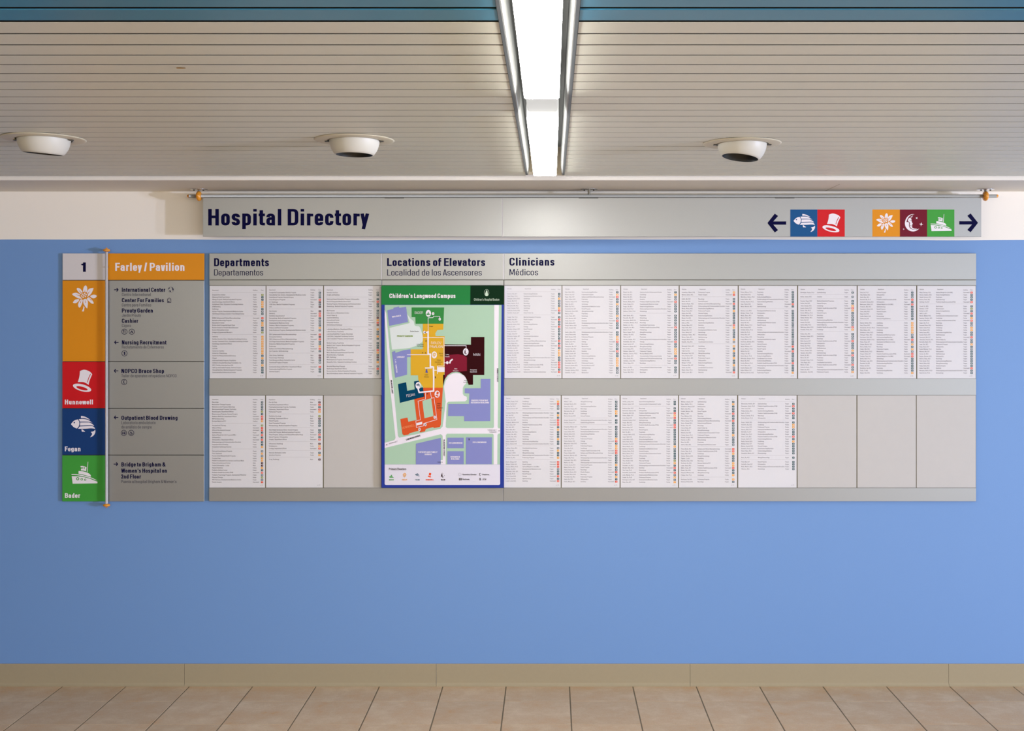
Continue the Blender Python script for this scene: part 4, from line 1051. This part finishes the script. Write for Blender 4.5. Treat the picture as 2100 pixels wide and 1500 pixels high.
wh.poly(A7((705, 1352), (788, 1352), (788, 1408), (705, 1408))); wh.line(A7((670, 1388), (708, 1388)), 1.2); wh.line(A7((565, 1362), (640, 1362)), 2.2)
wh.line(A7((784, 1108), (1033, 1108), (1033, 1140)), 1.1); wh.line(A7((784, 1303), (812, 1303)), 1.1); wh.line(A7((560, 955), (600, 955)), 2.6)
wh.line(A7((845, 1310), (855, 1280), (880, 1262)), 3.0)
wh.line(A8((570, 200), (570, 272), (485, 295), (512, 508), (460, 522), (466, 595), (548, 577), (548, 550), (700, 505), (668, 256), (638, 262), (625, 190)), .85)
wh.poly(A8((468, 545), (532, 530), (534, 558), (470, 572)))
for cx, cy, rx, ry in ((878.6, 643, 5.4, 7.1), (888.2, 643.6, 2.5, 3.2), (901.8, 654.8, 2.4, 3.2), (870.6, 681.8, 2.5, 3.1), (890.6, 728.3, 5.4, 7.2), (955.2, 722, 5.7, 7.4), (917.2, 744.2, 2.5, 3.3), (857.6, 791, 5.4, 7.2), (896.6, 808.8, 5.4, 7.2), (891.6, 856.2, 2.5, 3.3), (872.3, 871.3, 2.5, 3.4), (860.2, 881.2, 2.5, 3.4)):
    wh.poly(ell(cx, cy, rx, ry, 22))
wh.put('corridors', MW, cm, L5, 'white corridor lines and marker discs')
for kd, bx, m in (('boat', (874.5, 639, 883, 646.3), MGR), ('flower', (886.5, 723.2, 895, 733.6), MY), ('moon', (951.2, 716.5, 960, 727), MK), ('fish', (853.6, 786.8, 861.8, 794.6), MN), ('hat', (892.8, 803.5, 900, 814), MO)):
    draw_pictogram(kd, bx, m, MW, cm, L5, True)
bk = Print()
for s, cx, bs in (('I', 888.2, 645.3), ('J', 901.8, 656.4), ('C', 891.6, 858), ('A', 872.3, 873), ('B', 860.2, 882.9)): text(bk, s, cx, bs, 3.6, 'med', center=True)
text(bk, 'LONGWOOD AVENUE', 833.3, 904, 3.2, 'bold', 863.8, ang=17); text(bk, 'MEADOW LANE', 801.2, 780, 2.6, 'bold', 829, ang=-84); text(bk, 'BINNEY STREET', 1019.3, 756, 2.8, 'bold', 1047, ang=-90)
text(bk, 'BLACKFAN STREET', 909.6, 902, 2.8, 'bold', 944, ang=-90); text(bk, "To Green Line 'T'", 798, 911.5, 2.4, 'reg', 816.5, ang=16); text(bk, "To Green Line 'T'", 1000, 883.4, 2.3, 'reg', 1018.4); text(bk, 'To Autumn St.', 1003.5, 887.6, 2.3, 'reg', 1018.4)
text(bk, 'Garden Elevator', 841, 680.9, 2.5, 'reg', 859); text(bk, "Kohl's Center", 854.7, 707.5, 2.3, 'reg', 869); text(bk, 'for Families', 856, 711.2, 2.3, 'reg', 869)
text(bk, 'Chapel', 880.5, 670.8, 2.5, 'reg', 888); text(bk, 'Pre-op', 900.3, 726.3, 2.3, 'reg', 908); text(bk, 'Clinic', 902, 731, 2.3, 'reg', 908.3)
text(bk, 'Patient', 895.8, 740, 2.3, 'reg', 904); text(bk, 'Entertainment', 892, 744, 2.3, 'reg', 907.5); text(bk, 'Center', 896.2, 748, 2.3, 'reg', 904)
text(bk, 'Gala', 871.5, 770.2, 2.3, 'reg', 878); text(bk, 'Elevator', 870, 774.5, 2.3, 'reg', 880); text(bk, 'Main', 952, 782, 2.2, 'reg', 958); text(bk, 'Parking', 950.5, 785.8, 2.2, 'reg', 959.5)
for i, s in enumerate(('Patient', 'Family', 'Registration')): text(bk, s, 896.3, 829.3 + i * 4.3, 2.3, 'reg', 896.3 + (7.5, 6.5, 12)[i])
text(bk, 'Entrance', 897.5, 949.3, 2.4, 'reg', 908); text(bk, 'C', 872.6, 701.5, 3.6, 'bold'); text(bk, 'H', 866, 725.2, 2.8, 'bold'); text(bk, 'C', 872, 725.4, 2.9, 'bold'); text(bk, '$', 891.5, 776, 3.6, 'bold'); text(bk, 'H', 876, 809.2, 2.8, 'bold'); text(bk, '$', 961, 903.3, 3.6, 'bold'); text(bk, 'C', 903.3, 843.5, 2.4, 'bold')
arrow(bk, 793.3, 912.8, 3, 2.4, .7, -1); arrow(bk, 1023.2, 884, 2.4, 2.2, .6, 1)
text(bk, 'Primary Elevators', 797.8, 964.5, 4.4, 'med', 833.3)
for s, x0, x1, bs in (('Secondary Elevator', 948.6, 977.4, 975.3), ('Telephone', 988, 1003.2, 975.3), ('Restroom', 948.6, 962.6, 985), ('ATM', 990, 997, 985)): text(bk, s, x0, bs, 3.2, 'med', x1)
text(bk, '$', 983.4, 985.4, 4.2, 'bold'); bk.line([(985.3, 970.8), (983.6, 972), (983.6, 975), (985.3, 976.4)], .9)
for s in (0, 3): bk.poly([(941.6 + s, 982), (943.8 + s, 982), (943.2 + s, 986), (942.2 + s, 986)]); bk.poly(ell(942.7 + s, 981.4, .7, n=8))
bk.poly(ell(943.2, 973.6, 2.9, 3, 20), ell(943.2, 973.6, 2.7, 2.8, 20))
wt = Print()
text(wt, 'WOLBACH', 804.3, 652, 3.2, 'bold', 822.5, ang=9); text(wt, 'LIBRARY', 814, 734.2, 3.2, 'bold', 829.8); text(wt, 'I.C. SMITH', 809.4, 738, 2.6, 'bold', 836, ang=-83)
text(wt, 'ENDERS PEDIATRIC', 966.8, 823.3, 3.2, 'bold', 1001); text(wt, 'RESEARCH BUILDING', 965.8, 827.8, 3.2, 'bold', 1003)
text(wt, '319 LONGWOOD', 920, 910.5, 3.2, 'bold', 948.3); text(wt, '333 LONGWOOD', 969, 909.2, 3.2, 'bold', 997.5); text(wt, 'RESEARCH', 924, 939.2, 3.2, 'bold', 943); text(wt, 'BUILDING', 925, 943.5, 3.2, 'bold', 942)
text(wt, 'PATIENT AND FAMILY', 858, 929.3, 3.2, 'bold', 897); text(wt, 'GARAGE', 870.8, 933.8, 3.2, 'bold', 885.5)
text(wt, 'BADER', 850.6, 644, 5, 'light', 867.5); text(wt, 'FARLEY/', 884, 706, 4.8, 'light', 905); text(wt, 'PAVILION', 881.5, 713.7, 4.8, 'light', 908); text(wt, 'MAIN', 970.8, 730, 5, 'light', 984.6)
text(wt, 'FEGAN', 834, 815.2, 5.4, 'light', 851.3, ang=11); text(wt, 'Lobby', 914, 728.6, 2.4, 'reg', 921); text(wt, 'Elevator', 913, 732.8, 2.4, 'reg', 922); text(wt, 'Main', 932, 757.8, 2.4, 'reg', 937.6); text(wt, 'Entrance', 929.2, 761.8, 2.4, 'reg', 940)
text(wt, 'Emergency', 964.3, 760, 2.5, 'reg', 977.8); text(wt, 'Department', 964, 764.2, 2.5, 'reg', 978)
lm_ = put('legend', MB(), LEG, cm) if False else Print().poly(A8((105, 1017), (1420, 1017), (1421, 1238), (1416, 1247), (1406, 1251), (119, 1251), (109, 1247), (105, 1238))).put('legend', LEG, cm, L1, 'white legend strip with small coloured icons')
bk.put('lettering', BLK, cm, L6, 'black street and place names')['kind'] = 'stuff'; wt.put('lettering', WHITEV, cm, L6, 'white building names')['kind'] = 'stuff'
p = Print(); text(p, 'PROUTY GARDEN', 814.4, 691.2, 3.2, 'bold', 846.2); p.put('lettering', mat('lime_ink', (120, 150, 20), .5), cm, L5, 'lime garden name')
p = Print(); text(p, 'HUNNEWELL', 825.4, 880.3, 4.4, 'light', 852, ang=13); p.put('lettering', mat('peach_ink', (240, 170, 110), .5), cm, L5, 'peach building name')
for kd, bx, m, s, x0, x1 in (('boat', (798.3, 973, 807.6, 980.2), GREEN, 'BADER', 797.8, 807.4), ('flower', (825.6, 970.2, 833.8, 980.4), YEL, 'FARLEY', 824.4, 834.8), ('fish', (851.4, 971, 860, 979), mat('slate_ink', (70, 100, 118), .5), 'FEGAN', 851.5, 860.5),
                             ('hat', (877.3, 970.2, 884.6, 979.8), ORED, 'HUNNEWELL', 873, 890.2), ('moon', (903.6, 970, 912.2, 979.8), MK, 'MAIN', 905, 912.8)):
    draw_pictogram(kd, bx, m, LEG, lm_, L1, True); p = Print(); text(p, s, x0, 986, 3, 'bold', x1); p.put('lettering', m, lm_, L2)
p = Print().poly([(872.5, 765), (874, 757.5), (876, 757.5), (877.5, 766), (875, 764.5)]); p.put('pictogram', mat('map_violet', (60, 66, 150), .5), cm, L6, 'little blue wizard-hat shaped marker')
